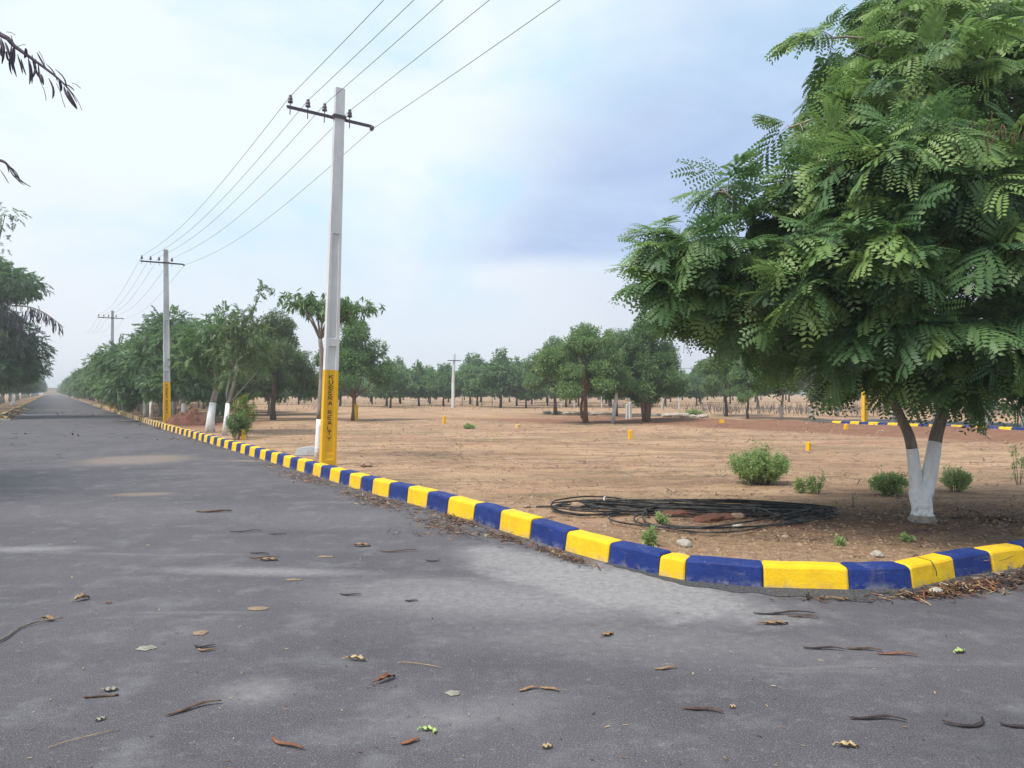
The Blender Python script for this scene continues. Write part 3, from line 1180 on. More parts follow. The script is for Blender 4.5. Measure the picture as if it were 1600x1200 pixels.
def split_z(path, rad, zc):
    """cut a limb at height zc: below for the limewash, above for bark"""
    lo, hi, rl, rh = [], [], [], []
    for i, p in enumerate(path):
        if p.z <= zc:
            lo.append(p); rl.append(rad[i])
        else:
            if not hi and lo:
                f = (zc - path[i - 1].z) / (p.z - path[i - 1].z)
                q = path[i - 1].lerp(p, f)
                rq = rad[i - 1] + (rad[i] - rad[i - 1]) * f
                lo.append(q); rl.append(rq); hi.append(q); rh.append(rq)
            hi.append(p); rh.append(rad[i])
    return lo, rl, hi, rh


def smooth_path(p, n=3):
    out = []
    P = [p[0]] + list(p) + [p[-1]]
    for i in range(1, len(P) - 2):
        for k in range(n):
            t = k / n
            a, b, c, d = P[i - 1], P[i], P[i + 1], P[i + 2]
            out.append(.5 * ((2 * b) + (c - a) * t + (2 * a - 5 * b + 4 * c - d) * t * t + (3 * b - a - 3 * c + d) * t ** 3))
    out.append(p[-1])
    return out


def rads(n, r0, r1):
    return [r0 + (r1 - r0) * (i / (n - 1)) ** .8 for i in range(n)]


wz = loc(1430, 697, Yt).z
lim, bark = MB(), MB()
for path, r0, r1, cut in ((left_limb, .078, .025, wz - .02), (right_limb, .094, .02, wz + .04)):
    sp_ = smooth_path(path)
    rr = rads(len(sp_), r0, r1)
    lo, rl, hi, rh = split_z(sp_, rr, cut)
    lim.tube(lo, rl, 12)
    bark.tube(hi, rh, 12)
sp_ = smooth_path(third_limb)
bark.tube(sp_, rads(len(sp_), .06, .02), 8)
lim.tube([Vector((0, 0, .085)), Vector((-.003, 0, .11)), Vector((0, 0, .17)), loc(1437, 770, Yt), loc(1440, 752, Yt)], [.125, .108, .104, .112, .08], 14)
bark.tube([Vector((0, 0, -.2)), Vector((0, 0, .03)), Vector((0, 0, .095))], [.2, .15, .122], 14)

LOBES = [  # px, py, distance, radii x y z in metres, leaves
    (1062, 425, 8.0, .4, .6, .42, 46), (1110, 395, 7.9, .5, .7, .45, 62), (1058, 468, 8.1, .36, .5, .2, 24), (1200, 420, 7.7, .65, .8, .6, 100),
    (1120, 480, 8.4, .5, .6, .3, 52), (1190, 500, 8.7, .6, .7, .34, 74), (1085, 500, 8.9, .3, .4, .18, 16), (1245, 535, 8.9, .4, .6, .16, 30),
    (1262, 335, 8.2, .48, .7, .38, 54), (1330, 300, 7.6, .7, .9, .6, 100), (1318, 215, 8.0, .38, .7, .42, 40), (1330, 120, 8.2, .36, .7, .42, 36),
    (1420, 150, 7.7, .75, .9, .7, 115), (1405, 60, 8.3, .55, .8, .42, 55), (1510, 60, 8.2, .5, .8, .5, 70), (1570, 150, 7.9, .6, .9, .6, 85),
    (1430, 270, 7.0, .75, .7, .55, 95), (1560, 290, 7.2, .7, .8, .6, 95), (1310, 440, 7.3, .65, .8, .6, 90), (1420, 400, 6.9, .7, .7, .5, 90),
    (1540, 420, 7.0, .7, .7, .55, 90), (1400, 520, 7.2, .65, .8, .4, 80), (1520, 520, 7.2, .7, .8, .4, 85), (1300, 510, 8.0, .6, .8, .34, 75),
    (1400, 560, 7.8, .45, .8, .2, 52), (1480, 578, 7.6, .5, .8, .18, 50), (1570, 560, 7.6, .5, .7, .2, 56), (1335, 585, 8.2, .14, .3, .1, 8),
    (1680, 480, 7.8, .8, .9, .8, 70), (1670, 300, 8.0, .8, .9, .8, 70), (1660, 130, 8.3, .7, .8, .5, 50), (1690, 565, 8.0, .6, .8, .26, 40),
    (1310, 390, 9.5, .7, .8, .6, 62), (1430, 330, 9.8, .9, .8, .8, 85), (1570, 300, 9.9, .9, .8, .8, 85), (1430, 500, 9.7, .9, .8, .55, 80),
    (1570, 500, 9.7, .9, .8, .6, 80), (1240, 460, 9.4, .7, .7, .45, 60), (1450, 180, 9.4, .8, .7, .6, 70), (1580, 100, 9.5, .8, .7, .5, 50),
    (1560, 10, 8.6, .4, .7, .35, 40), (1470, -60, 8.6, .5, .7, .3, 40), (1390, -30, 8.7, .35, .6, .3, 30),
    # thin sprigs standing out of the outline
    (1128, 295, 7.8, .12, .15, .25, 16), (1232, 200, 8.1, .18, .25, .1, 8), (1290, 60, 8.3, .1, .2, .3, 11), (1040, 375, 7.9, .2, .3, .15, 10),
    (1200, 340, 8.1, .22, .3, .16, 11),
]
nodes_skel = [p for p in smooth_path(left_limb)[12:]] + [p for p in smooth_path(right_limb)[15:]] + sp_[4:]
LP, LD, LT = [], [], []
for li, (px, py, Y, rx, ry, rz, n) in enumerate(LOBES):
    c = loc(px, py, Y)
    src = min(nodes_skel, key=lambda q: (q - c).length + (.6 if q.z > c.z + .1 else 0))
    br = bend(src, c, .06, 5, .3, li)
    if (c - src).length > .15:
        bark.tube(br, [.026 * (1 - .6 * i / 5) for i in range(6)], 6)
    out0 = Vector((c.x, c.y, 0))
    out0 = out0.normalized() if out0.length > .3 else Vector((0, 0, 0))
    nt_ = max(2, round(n / 7))
    done = 0
    for k in range(nt_):
        d = Vector(rng.normal(size=3)).normalized()
        d = (d + out0 * .35 + Vector((0, 0, .15))).normalized()
        rr = random.uniform(.75, 1.05)
        tip = c + Vector((d.x * rx, d.y * ry, d.z * rz)) * rr
        tw = bend(c + (br[-2] - c) * random.random() * .5, tip, .08, 4, .25, li * 9 + k)
        bark.tube(tw, [.009 - .0017 * i for i in range(5)], 4)
        m_ = max(3, round(n / nt_))
        tw_d = (tip - c).normalized() if (tip - c).length > .02 else Vector((0, 0, 1))
        for q in range(m_):
            f = .35 + .65 * (q + random.random()) / m_
            p = tw[0].lerp(tw[-1], 0)  # point along the twig
            idx = min(3, int(f * 4))
            p = tw[idx].lerp(tw[idx + 1], min(1, f * 4 - idx))
            ang = q * 2.4 + random.random()
            s1 = tw_d.orthogonal().normalized()
            s2 = tw_d.cross(s1)
            dd = tw_d * random.uniform(.2, .9) + (s1 * math.cos(ang) + s2 * math.sin(ang)) * .8
            dd.z = dd.z * .75 - random.uniform(-.1, .35)
            LP.append(p); LD.append(dd)
            tt = random.gauss(.3, .2) + (.25 if f > .85 else 0) + (.12 if d.z > .3 else 0) + max(0, min(.22, (c.z - 2.6) * .12))  # tint also rises with lobe height: brighter light up top put into leaf colour
            LT.append(min(.93, max(0, tt)))
        if random.random() < .1:
            LT[-1] = 1.0 if random.random() < .15 else .93
LP, LD, LT = np.array(LP), np.array(LD), np.array(LT)
U = np.tile(UP, (len(LP), 1)) + rng.normal(size=LP.shape) * .3
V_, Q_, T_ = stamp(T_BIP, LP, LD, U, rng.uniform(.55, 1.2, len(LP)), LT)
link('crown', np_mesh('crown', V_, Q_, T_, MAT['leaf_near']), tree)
tr = link('trunk', bark.mesh('trunk', MAT['bark_grey'], True), tree)
link('whitewashed_base', lim.mesh('whitewashed_base', MAT['lime'], True), tr)
# dry pods hanging among the leaves


def pod_tube(mb, a, d, L, w=.012, curl=.2, flat=.35, mi=0, n=5):
    d = Vector(d).normalized()
    s_ = d.orthogonal().normalized()
    ang = random.random() * 6.28
    s_ = (s_ * math.cos(ang) + d.cross(s_) * math.sin(ang))
    pts_ = [Vector(a) + d * L * t + s_ * curl * L * math.sin(math.pi * t) for t in [i / n for i in range(n + 1)]]
    mb.tube(pts_, [w * (.35, .9, 1, 1, .85, .25)[min(i, 5)] for i in range(n + 1)], 6, mi, flat)


mb = MB()
for (px, py, Y, n, sx) in ((1560, 205, 6.7, 26, .25), (1500, 235, 6.6, 20, .3), (1395, 230, 6.6, 8, .2), (1180, 470, 7.6, 24, .3), (1255, 270, 7.5, 12, .2), (1110, 500, 8.0, 12, .35)):
    c = loc(px, py, Y)
    for k in range(n):
        a = c + Vector((random.gauss(0, sx * .6), random.gauss(0, .2), random.gauss(0, .08)))
        pod_tube(mb, a, (random.gauss(0, .25), random.gauss(0, .25), -1), random.uniform(.1, .18), .011, .12)
link('seed_pods', mb.mesh('seed_pods', MAT['pod'], True), tree)['kind'] = 'stuff'

# ------------------------------------------------------------------ other trees


def tree_thing(name, label, loc_, protos, rz=0.0, sc=1.0, group=None, cat='tree'):
    t = thing(name, label, cat, loc_, rz, group, sc)
    for nm, me in protos:
        if isinstance(nm, tuple):
            par = [c for c in t.children if c.name.split('.')[0] == nm[0]][0]
            link(nm[1], me, par)
        else:
            link(nm, me, t)
    return t


def cut_trunk(mb_full, z, m_low, m_high, seed):
    pass


def tree_proto(kind, seed, h, r, trunk_h, tmpl, mat, n, size, bark_, white=0.0, r0=.11, lean=(0, 0), shell=.2, conical=False, droop=.25, tint=.38):
    """meshes for one tree: trunk (and limewashed foot) and crown; base at the origin"""
    rd = random.Random(seed)
    lobes = []
    ch = h - trunk_h
    if conical:
        for i in range(6):
            t = i / 5
            rr = r * (1 - .65 * t ** 1.3) * (.75 if i == 0 else 1)
            for k in range(3 if i < 4 else 1):
                a = k * 2.1 + i * .9 + rd.random()
                off = rr * .45 if i < 4 else 0
                lobes.append(((lean[0] * t + off * math.cos(a), lean[1] * t + off * math.sin(a), trunk_h + ch * (.1 + .8 * t)), (rr * .62, rr * .62, ch * .14)))
    else:
        m = 30
        for i in range(m):
            a = i * 2.4 + rd.random()
            q = math.sqrt((i + .5) / m)
            rr = r * (.76 * q)
            zz = trunk_h + ch * (.7 - .42 * q ** 2 + rd.uniform(-.28, .2))
            s_ = r * rd.uniform(.17, .31)
            lobes.append(((lean[0] + rr * math.cos(a), lean[1] + rr * math.sin(a), zz), (s_, s_, s_ * rd.uniform(.6, .85))))
        lobes.append(((lean[0], lean[1], trunk_h + ch * .8), (r * .3, r * .3, ch * .18)))
    crown = crown_mesh('crown', lobes, n, tmpl, mat, size, shell, droop, tint)
    th = trunk_h + ch * (.75 if conical else .5)
    tb = trunk_bm(th, r0, lobes, lean, .45, seed, 3 if conical else 8)
    out = [('trunk', tb.mesh('trunk', MAT[bark_], True)), ('crown', crown)]
    if white:
        f = white / th
        m_ = MB()
        # follows the first rings of the trunk, a few mm proud of the bark
        rr_ = random.Random(seed)
        ring = []
        for i in range(7):
            t = i / 6
            p = Vector((lean[0] * t ** 1.2, lean[1] * t ** 1.2, th * t))
            if i:
                p += Vector((rr_.uniform(-1, 1), rr_.uniform(-1, 1), 0)) * .02 * th
            ring.append((p, r0 * (1.25 if i == 0 else 1 - .75 * i / 6)))
        ring[0][0].z = -.1
        ps, rs = [], []
        for i, (p, rr) in enumerate(ring):
            if p.z < white:
                ps.append(p); rs.append(rr + .006)
            else:
                q0, r_0 = ring[i - 1]
                f = (white - q0.z) / (p.z - q0.z)
                ps.append(q0.lerp(p, f)); rs.append(r_0 + (rr - r_0) * f + .006)
                break
        m_.tube(ps, rs, 7)
        out.append((('trunk', 'whitewashed_base'), m_.mesh('whitewashed_base', MAT['lime_dull' if kind in ('row', 'leftrow', 'side') else 'lime'], True)))
    return out


# roadside row on the right, beyond the second pole
PR_ROW = [tree_proto('row', 20 + k, 5.8, 3.7, 1.1, T_FROND, MAT['leaf_row'], 4200, .72, 'bark_grey', white=.95, r0=.11, droop=.35, tint=(.42, .5, .36)[k]) for k in range(3)]
GR = 'roadside trees along the right of the road'
ry_, k = 39.5, 0
row_pos = []
while ry_ < 350:
    row_pos.append(ry_)
    ry_ += 5.2 + (ry_ - 39) * .016
for k, Y in enumerate(row_pos):
    off = 1.5 + random.uniform(-.2, .4)
    p = Vector((kerb_x(Y) + off * 1.17, Y, .08))
    lab = '%s leafy roadside tree beyond the red mound, right side of the road' % ORD[k]
    tree_thing('roadside_tree', lab, p, PR_ROW[k % 3], random.random() * 6.28, random.uniform(.88, 1.06), GR)
# second, inner row that thickens it
for k, Y in enumerate(row_pos[1:14]):
    p = Vector((kerb_x(Y + 2.5) + 8.5 + random.uniform(-.8, .8), Y + 2.5, .08))
    tree_thing('roadside_tree', '%s tree in the row behind the right roadside trees' % ORD[k], p, PR_ROW[(k + 1) % 3], random.random() * 6.28, random.uniform(.75, .95), 'second row behind the right roadside trees')

# the two leaning whitewashed trees
LT1 = gpt(328, 676)
LT2 = gpt(351, 680)
tree_thing('roadside_tree', 'leaning whitewashed tree with thick grey trunk, left of the thinner leaning one', LT1,
           tree_proto('lean', 41, 4.4, 1.75, 1.9, T_FROND, MAT['leaf_row'], 1000, .62, 'bark_grey', white=1.05, r0=.15, lean=(.45, .1), droop=.35, tint=.42))
pr = tree_proto('lean2', 42, 4.3, 1.15, 2.0, T_FROND, MAT['leaf_olive'], 420, .5, 'bark_grey', white=1.05, r0=.085, lean=(.5, .1), droop=.45, tint=.5)
t = tree_thing('roadside_tree', 'thin leaning whitewashed tree with sparse pale leaves and one tall sprout', LT2, pr)
mb = MB()
sprout = smooth_path([Vector((.4, .1, 3.4)), Vector((.75, .1, 3.9)), Vector((.95, .1, 4.3)), Vector((1.15, .1, 4.75)), Vector((1.2, .1, 5.0))])
mb.tube(sprout, rads(len(sprout), .025, .008), 5)
link('sprout', mb.mesh('sprout', MAT['bark_grey']), t)
sp_pts = np.array([p for p in sprout for _ in range(3)])
dd = rng.normal(size=sp_pts.shape) + np.array([0, 0, .1])
V_, Q_, T_ = stamp(T_FROND, sp_pts, dd, np.tile(UP, (len(dd), 1)) + rng.normal(size=dd.shape) * .3, rng.uniform(.35, .6, len(dd)), np.full(len(dd), .3))
link('sprout_leaves', np_mesh('sprout_leaves', V_, Q_, T_, MAT['leaf_row']), t)
# dark tree by the stub behind the mound
tree_thing('roadside_tree', 'dark low-branched tree right behind the red earth mound', gpt(288, 660),
           tree_proto('dark', 43, 4.7, 2.2, .9, T_FROND, MAT['leaf_row'], 2000, .65, 'bark_grey', white=.9, r0=.12, droop=.4, tint=.2))
tree_thing('roadside_tree', 'bushy tree between the red mound and the leaning whitewashed trees', gpt(316, 652) + Vector((0, 3, 0)),
           tree_proto('bushy', 44, 4.8, 2.2, 1.3, T_FROND, MAT['leaf_row'], 2000, .65, 'bark_grey', r0=.1, droop=.3, tint=.4))

# round neem trees standing free in the plot
PR_N = [tree_proto('neem', 60 + k, 5.15, 2.45, (.95, 1.3, 1.15)[k], T_FINE, MAT['leaf_broad'], 3400, 1.0, ('bark', 'bark_red', 'bark_red')[k % 3], r0=.13, tint=(.36, .46, .42)[k % 3]) for k in range(3)]
PR_O = tree_proto('olive', 66, 5.9, 2.5, 1.35, T_FINE, MAT['leaf_olive'], 2600, 1.0, 'bark', r0=.15, tint=.4, lean=(.2, 0))
tree_thing('neem_tree', 'loose greyish-green tree with slanting trunk standing left of the lettered pole', gpt(427, 656), PR_O, 1.0, .98)
tree_thing('neem_tree', 'round fresh-green tree standing just right of the lettered pole', gpt(552, 657),
           tree_proto('round', 68, 5.25, 2.2, 1.3, T_CLUS, MAT['leaf_broad'], 3200, 1.0, 'bark_red', r0=.13, tint=.52), 0, 1.0)
tree_thing('neem_tree', 'broad tree with thick forked red trunk, left of the leaning grey post', gpt(915, 661), PR_N[1], 2.0, (.98, .98, .9))
t2 = tree_thing('neem_tree', 'broad tree with several red stems, right of the leaning grey post', gpt(1010, 659), PR_N[2], .4, (.92, .92, .98))
for dx, dy in ((-.28, .05), (.25, -.03)):
    mb = MB()
    mb.tube([(dx * .5, 0, -.1), (dx * .8, dy, .7), (dx * 1.2, dy, 1.5), (dx * 2.5, dy * 2, 2.4)], [.09, .075, .065, .04], 7)
    link('stem', mb.mesh('stem', MAT['bark_red'], True), t2)
mb = MB()
mb.tube([(.12, 0, .1), (.35, 0, .3), (.42, 0, .8), (.3, 0, 1.2), (.4, 0, 2.0)], [.08, .075, .07, .06, .04], 7)
link('side_stem', mb.mesh('side_stem', MAT['bark_red'], True), [o for o in bpy.data.objects if o.get('label', '').startswith('broad tree with thick forked')][0])
tree_thing('neem_tree', 'small bright tree tucked under the broad many-stemmed tree', gpt(1003, 657) + Vector((.1, -.4, 0)),
           tree_proto('small', 69, 2.9, 1.15, .9, T_CLUS, MAT['leaf_broad'], 1100, .8, 'bark_red', r0=.07, tint=.6))
tree_thing('neem_tree', 'tall tree behind the pair of broad trees in the plot', gpt(962, 650), PR_N[0], 3.0, (1.0, 1.0, 1.02))
tree_thing('neem_tree', 'dense tree behind and left of the pair of broad trees', gpt(868, 645), PR_N[0], 1.2, (.95, .95, .95))

# slim tree with hanging leaves behind the lettered pole
DT = gpt(496, 716)
t = thing('drumstick_tree', 'slender whitewashed tree with drooping leaf sprays, rising behind the lettered pole', 'tree', DT)
D0 = Vector(DT)


def dl(px, py, dy=0):
    return pt(px, py, DT.y + dy) - D0


st = [Vector((0, 0, -.1)), dl(500, 640), dl(502, 600), dl(503, 560), dl(500, 530)]
hi = MB()
zc = dl(499, 655).z
lo_, rl_, hi_, rh_ = split_z(smooth_path(st), rads(13, .075, .045), zc)
hi.tube(hi_, rh_, 8)
tips = [(470, 470), (455, 462), (490, 462), (513, 468), (545, 490), (565, 480), (580, 478), (530, 470), (550, 472)]
fk = dl(500, 530)
cent = []
for i, (x, y) in enumerate(tips):
    e = dl(x, y, random.uniform(-.5, .5))
    pth = bend(fk, e, .1, 5, .1, i)
    hi.tube(pth, rads(6, .03, .01), 5)
    cent += pth[3:]
trk = link('trunk', hi.mesh('trunk', MAT['bark_grey'], True), t)
lw_ = MB()
lw_.tube(lo_, rl_, 9)
link('whitewashed_base', lw_.mesh('whitewashed_base', MAT['lime'], True), trk)
P = np.array([c + Vector((random.gauss(0, .17), random.gauss(0, .2), random.gauss(.04, .06))) for c in cent for _ in range(9)])
dd = rng.normal(size=P.shape) * .5 + np.array([0, 0, -.7])
V_, Q_, T_ = stamp(T_DROOP, P, dd, np.tile(UP, (len(dd), 1)), rng.uniform(.55, .85, len(dd)), rng.uniform(.2, .6, len(dd)))
link('crown', np_mesh('crown', V_, Q_, T_, MAT['leaf_row']), t)

# plantation behind the plot
PR_T = [tree_proto('teak', 80 + k, (5.0, 5.5, 4.6, 4.2)[k], (2.35, 2.2, 2.5, 2.5)[k], (1.25, 1.2, 1.3, 1.1)[k], T_TEAK, MAT['leaf_teak'], 1700, 1.0, 'bark', r0=.11, conical=True, tint=(.35, .45, .3, .4)[k]) for k in range(4)]
RN = ('front', 'second', 'third', 'fourth', 'fifth', 'sixth')
GP = 'plantation trees in rows behind the plot'
for ri, (Y, x0, x1, st) in enumerate(((69, -11, 13, 3.3), (77, -17, 20, 3.4), (88, -38, 27, 3.5), (104, -44, 48, 4.0), (130, -57, 78, 4.8), (165, -80, 105, 6.0))):
    x, k = x0, 0
    while x < x1:
        p = Vector((x + random.uniform(-.6, .6), Y + random.uniform(-2, 2), .08))
        if not (abs(p.x / p.y - FP.x / FP.y) < 2.6 / FP.y and p.y < FP.y + 3):
            s_ = random.uniform(.78, 1.12) * (1 if Y < 100 else 1.08)
            v = random.choice((0, 1, 2, 2, 3))
            tree_thing('plantation_tree', '%s tree from the left in the %s row of the plantation' % (ORD[k], RN[ri]), p, PR_T[v], random.random() * 6.28, s_, GP)
            k += 1
        x += st * random.uniform(.8, 1.25)

# trees along the second road, at the right
PR_S = [tree_proto('side', 90 + k, (4.3, 3.9, 4.2)[k], (1.55, 1.3, 1.5)[k], 1.2, T_FINE, MAT[('leaf_broad', 'leaf_olive', 'leaf_olive')[k]], 2000, .9, ('bark', 'bark_grey', 'bark_grey')[k], white=(0, .75, .6)[k], r0=.09, tint=.35) for k in range(3)]
side_t = [(1118, 655, 0, 1.12, 'dark dense tree with unpainted trunk at the left end of the second road row'), (1151, 658, 0, .85, 'smaller tree squeezed next to the dark dense one on the second road'),
          (1204, 659, 1, .98, 'olive tree with a white painted lower trunk, left of the grey-stemmed one'), (1250, 661, 2, 1.0, 'olive tree with grey stem and short white foot beside the earth bank'),
          (1292, 655, 2, 1.0, 'thin-crowned olive tree just left of the yellow post of the second road'), (1375, 664, 1, .95, 'olive tree behind the big corner tree, first right of the yellow post'),
          (1440, 667, 2, .95, 'olive tree hidden behind the fork of the big corner tree'), (1520, 670, 1, .9, 'olive tree glimpsed under the right half of the big crown'),
          (1575, 674, 2, .9, 'rightmost white-footed tree behind the second road kerb')]
for (px, py, v, s_, lab) in side_t:
    p = at(px, py - 4, .12)
    p.x += .6
    tree_thing('roadside_tree', lab, p, PR_S[v], random.random() * 6, s_, 'trees along the second road')
for k in range(9):
    p = Vector((20 + k * 4 + random.uniform(-1, 1), 62 + random.uniform(-5, 8) - k * .8, .1))
    tree_thing('plantation_tree', '%s tree from the left in the belt behind the second road' % ORD[k], p, PR_S[k % 3], random.random() * 6, random.uniform(1, 1.3), 'tree belt behind the second road')

# left side of the road
PR_L = [tree_proto('leftrow', 100 + k, 7.4, 3.7, 1.5, T_FROND, MAT['leaf_row'], 4200, .85, 'bark', white=1.1, r0=.17, droop=.45, tint=.22) for k in range(2)]
Y, k = 53.0, 0
while Y < 340:
    p = Vector((kerb_x(Y) - ROADX - 3.1 + random.uniform(-.4, .4), Y, .08))
    tree_thing('roadside_tree', '%s dark roadside tree behind the big podded one, left side of the road' % ORD[k], p, PR_L[k % 2], random.random() * 6.28, random.uniform(.85, 1.0), 'roadside trees along the left of the road')
    Y += 6.5 + (Y - 50) * .02
    k += 1
BL = Vector((kerb_x(44) - ROADX - 3.6, 44, .08))
t = thing('roadside_tree', 'big dark tree hung with brown pods at the left edge of the picture', 'tree', BL)


def bl(px, py, dy=0):
    return tuple(pt(px, py, BL.y + dy) - BL)


lob = [(bl(-10, 440), (2.2, 2.2, 1.0)), (bl(35, 445, -1), (1.1, 1.5, .6)), (bl(-50, 500, 1), (2.5, 2.5, 1.4)), (bl(5, 530), (1.7, 2, 1.3)), (bl(30, 570, 1), (1.4, 1.8, .9)),
       (bl(-70, 420), (2.5, 2.5, 1.5)), (bl(-30, 580, -1), (2.2, 2, .8)), (bl(50, 545, 2), (.9, 1.2, .9)), (bl(-120, 500), (2.6, 2.6, 1.8)), (bl(8, 335), (.9, 1.0, .7), .3), (bl(0, 380), (.5, .7, .5), .3)]
link('trunk', trunk_bm(4.2, .22, lob, (0, 0), .4, 5, 11).mesh('trunk', MAT['bark'], True), t)
link('crown', crown_mesh('crown', lob, 9000, T_FROND, MAT['leaf_row'], .85, .4, .45, .08, .004), t)
mb = MB()
for (px, py, n, sx, sz) in ((30, 492, 90, .55, .3), (10, 485, 60, .8, .35), (38, 520, 50, .3, .5), (0, 520, 40, .7, .5)):
    c = Vector(bl(px, py, -2.2))
    for _ in range(n):
        a = c + Vector((random.gauss(0, sx), random.gauss(0, .5), random.gauss(0, sz)))
        pod_tube(mb, a, (random.gauss(0, .2), random.gauss(0, .2), -1), random.uniform(.3, .55), .028, .12)
arch = bend(Vector(bl(20, 478, -2)), Vector(bl(100, 512, -2.2)), .12, 40)
for q in arch[12:38]:
    for _ in range(2):
        pod_tube(mb, q, (random.gauss(.1, .15), random.gauss(0, .2), -1), random.uniform(.45, .8), .03, .1)
o = link('seed_pods', mb.mesh('seed_pods', MAT['pod_hang'], True), t)
o['kind'] = 'stuff'
mb = MB()
mb.tube(bend(Vector(bl(20, 478, -2)), Vector(bl(100, 512, -2.2)), .12, 8), rads(9, .05, .012), 5)
link('bare_branch', mb.mesh('bare_branch', MAT['bark'], True), t)

# near tree on the left, only branch ends with pods reach the picture
NT_ = Vector((-11.6, 10.6, .09))
t = thing('podded_tree', 'podded tree mostly outside the left edge, its bare branch ends hanging into the sky', 'tree', NT_)


def nlx(px, py, Y):
    return pt(px, py, Y) - NT_


lob = [((-.4, 0, 5.2), (1.9, 1.9, 1.1)), ((-1, 1, 4.3), (1.6, 1.6, 1.0)), ((.1, -1, 4.6), (1.3, 1.4, .9)), ((-1.2, -1.2, 5.0), (1.5, 1.5, 1))]
tb = trunk_bm(3.8, .17, lob, (0, 0), .45, 8, 4)
br1 = smooth_path([Vector((0, 0, 3.2)), Vector((.9, -.4, 4.1)), Vector((2.4, -.9, 4.75)), nlx(-90, 30, 9.2), nlx(0, 54, 9), nlx(22, 72, 9), nlx(50, 92, 9), nlx(85, 118, 9), nlx(108, 140, 9), nlx(120, 160, 9)])
tb.tube(br1, rads(len(br1), .06, .004), 5)
tb.tube(smooth_path([Vector((-.1, -.2, 3.1)), Vector((1.2, -.7, 3.75)), nlx(-120, 225, 9.5), nlx(-10, 248, 9.4), nlx(12, 258, 9.4), nlx(30, 280, 9.4), nlx(48, 292, 9.4)]), rads(19, .04, .004), 5)
link('trunk', tb.mesh('trunk', MAT['pod_hang'], True), t)
link('crown', crown_mesh('crown', lob, 900, T_FROND, MAT['leaf_row'], .9, .3, .4, .25), t)
hang = [(2, 60, 25, 9), (8, 66, 30, 10), (17, 55, 48, 4), (18, 70, 40, 2), (20, 75, 45, 6), (24, 78, 38, -6), (27, 85, 30, 8), (33, 92, 26, 8), (40, 75, 16, -2), (44, 90, 42, 2), (46, 95, 36, 4),
        (50, 85, 38, 14), (52, 95, 30, -3), (56, 92, 34, 10), (60, 100, 34, 6), (62, 115, 18, 6), (76, 122, 32, 6), (72, 100, 28, 18), (86, 108, 30, 18), (92, 125, 18, 3), (98, 130, 12, 18),
        (100, 135, 36, 20), (105, 140, 30, 16), (4, 70, 18, -2), (10, 80, 16, 4), (58, 82, 28, 16), (1, 60, 40, 2)]
mb = MB()
for (x, y, L, dx) in hang:
    a = nlx(x, y, 9 + random.uniform(-.08, .08))
    b = nlx(x + dx, y + L, 9 + random.uniform(-.08, .08))
    d = b - a
    pod_tube(mb, a, d, d.length, .014 + .006 * random.random(), random.uniform(.05, .16), .4)
for (x, y, L, dx) in ((8, 256, 28, 24), (14, 262, 26, 28), (0, 265, 22, 14), (22, 270, 20, 18), (4, 250, 20, 10)):
    a, b = nlx(x, y, 9.4), nlx(x + dx, y + L, 9.4)
    pod_tube(mb, a, b - a, (b - a).length, .013, .12, .4)
for (x, y, L, dx) in ((66, 135, 22, 6), (88, 130, 38, 14), (108, 140, 32, 20), (10, 50, 5, 14), (26, 74, -4, 14), (60, 80, 20, 10), (112, 130, 8, 14)):
    a, b = nlx(x, y, 9), nlx(x + dx, y + L, 9)
    mb.tube(bend(a, b, .1, 5, .2, x), .0035, 4)
link('seed_pods', mb.mesh('seed_pods', MAT['pod_hang'], True), t)['kind'] = 'stuff'

# woods at the horizon, one mass
lob = []
for i in range(150):
    x = -330 + i * 4.6
    if abs(x - (kerb_x(235) - 4)) < 22:
        continue
    lob.append(((x, 235 + 12 * math.sin(i * 1.7), 3.0 + random.uniform(-.5, 1.0)), (random.uniform(3, 5), 4, random.uniform(2.6, 4.2))))
tag(link('far_wood', crown_mesh('far_wood', lob, 6000, T_TEAK, MAT['leaf_teak'], 3.2, .6, .2, .35)), 'far wood closing the horizon behind the plantation', kind='stuff')

# ------------------------------------------------------------------ plants


def weed(name, label, loc_, w, h, n, mat, stems=14, size=1.0, group=None, cat='weed', d=None):
    t = thing(name, label, cat, loc_, 0, group)
    d = d or w * .6
    mb = MB()
    P = []
    for i in range(stems):
        a = random.random() * 6.28
        q = math.sqrt(random.random())
        tip = Vector((w / 2 * q * math.cos(a), d / 2 * q * math.sin(a), h * (1 - .45 * q * q) * random.uniform(.7, 1.1)))
        root = Vector((tip.x * .25, tip.y * .25, -.03))
        pth = bend(root, tip, .08, 4, .3, i + loc_[0])
        mb.tube(pth, [.006, .005, .004, .003, .002], 4)
        m_ = max(2, n // stems)
        for k in range(m_):
            f = random.uniform(.18, 1) ** .8 * 3.99
            P.append(pth[int(f)].lerp(pth[int(f) + 1], f - int(f)) + Vector((random.gauss(0, .03), random.gauss(0, .03), random.gauss(0, .03))) * (w + .2))
    link('stems', mb.mesh('stems', MAT['dead' if stems < 6 else 'twig']), t)
    P = np.array(P)
    dd = rng.normal(size=P.shape) + np.array([0, 0, .5])
    V, Q, T = stamp(T_WEED, P, dd, np.tile(UP, (len(P), 1)) + rng.normal(size=P.shape) * .4, size * rng.uniform(.7, 1.2, len(P)), np.clip(rng.normal(.45, .2, len(P)), 0, .95))
    link('leaves', np_mesh('leaves', V, Q, T, MAT[mat]), t)
    return t


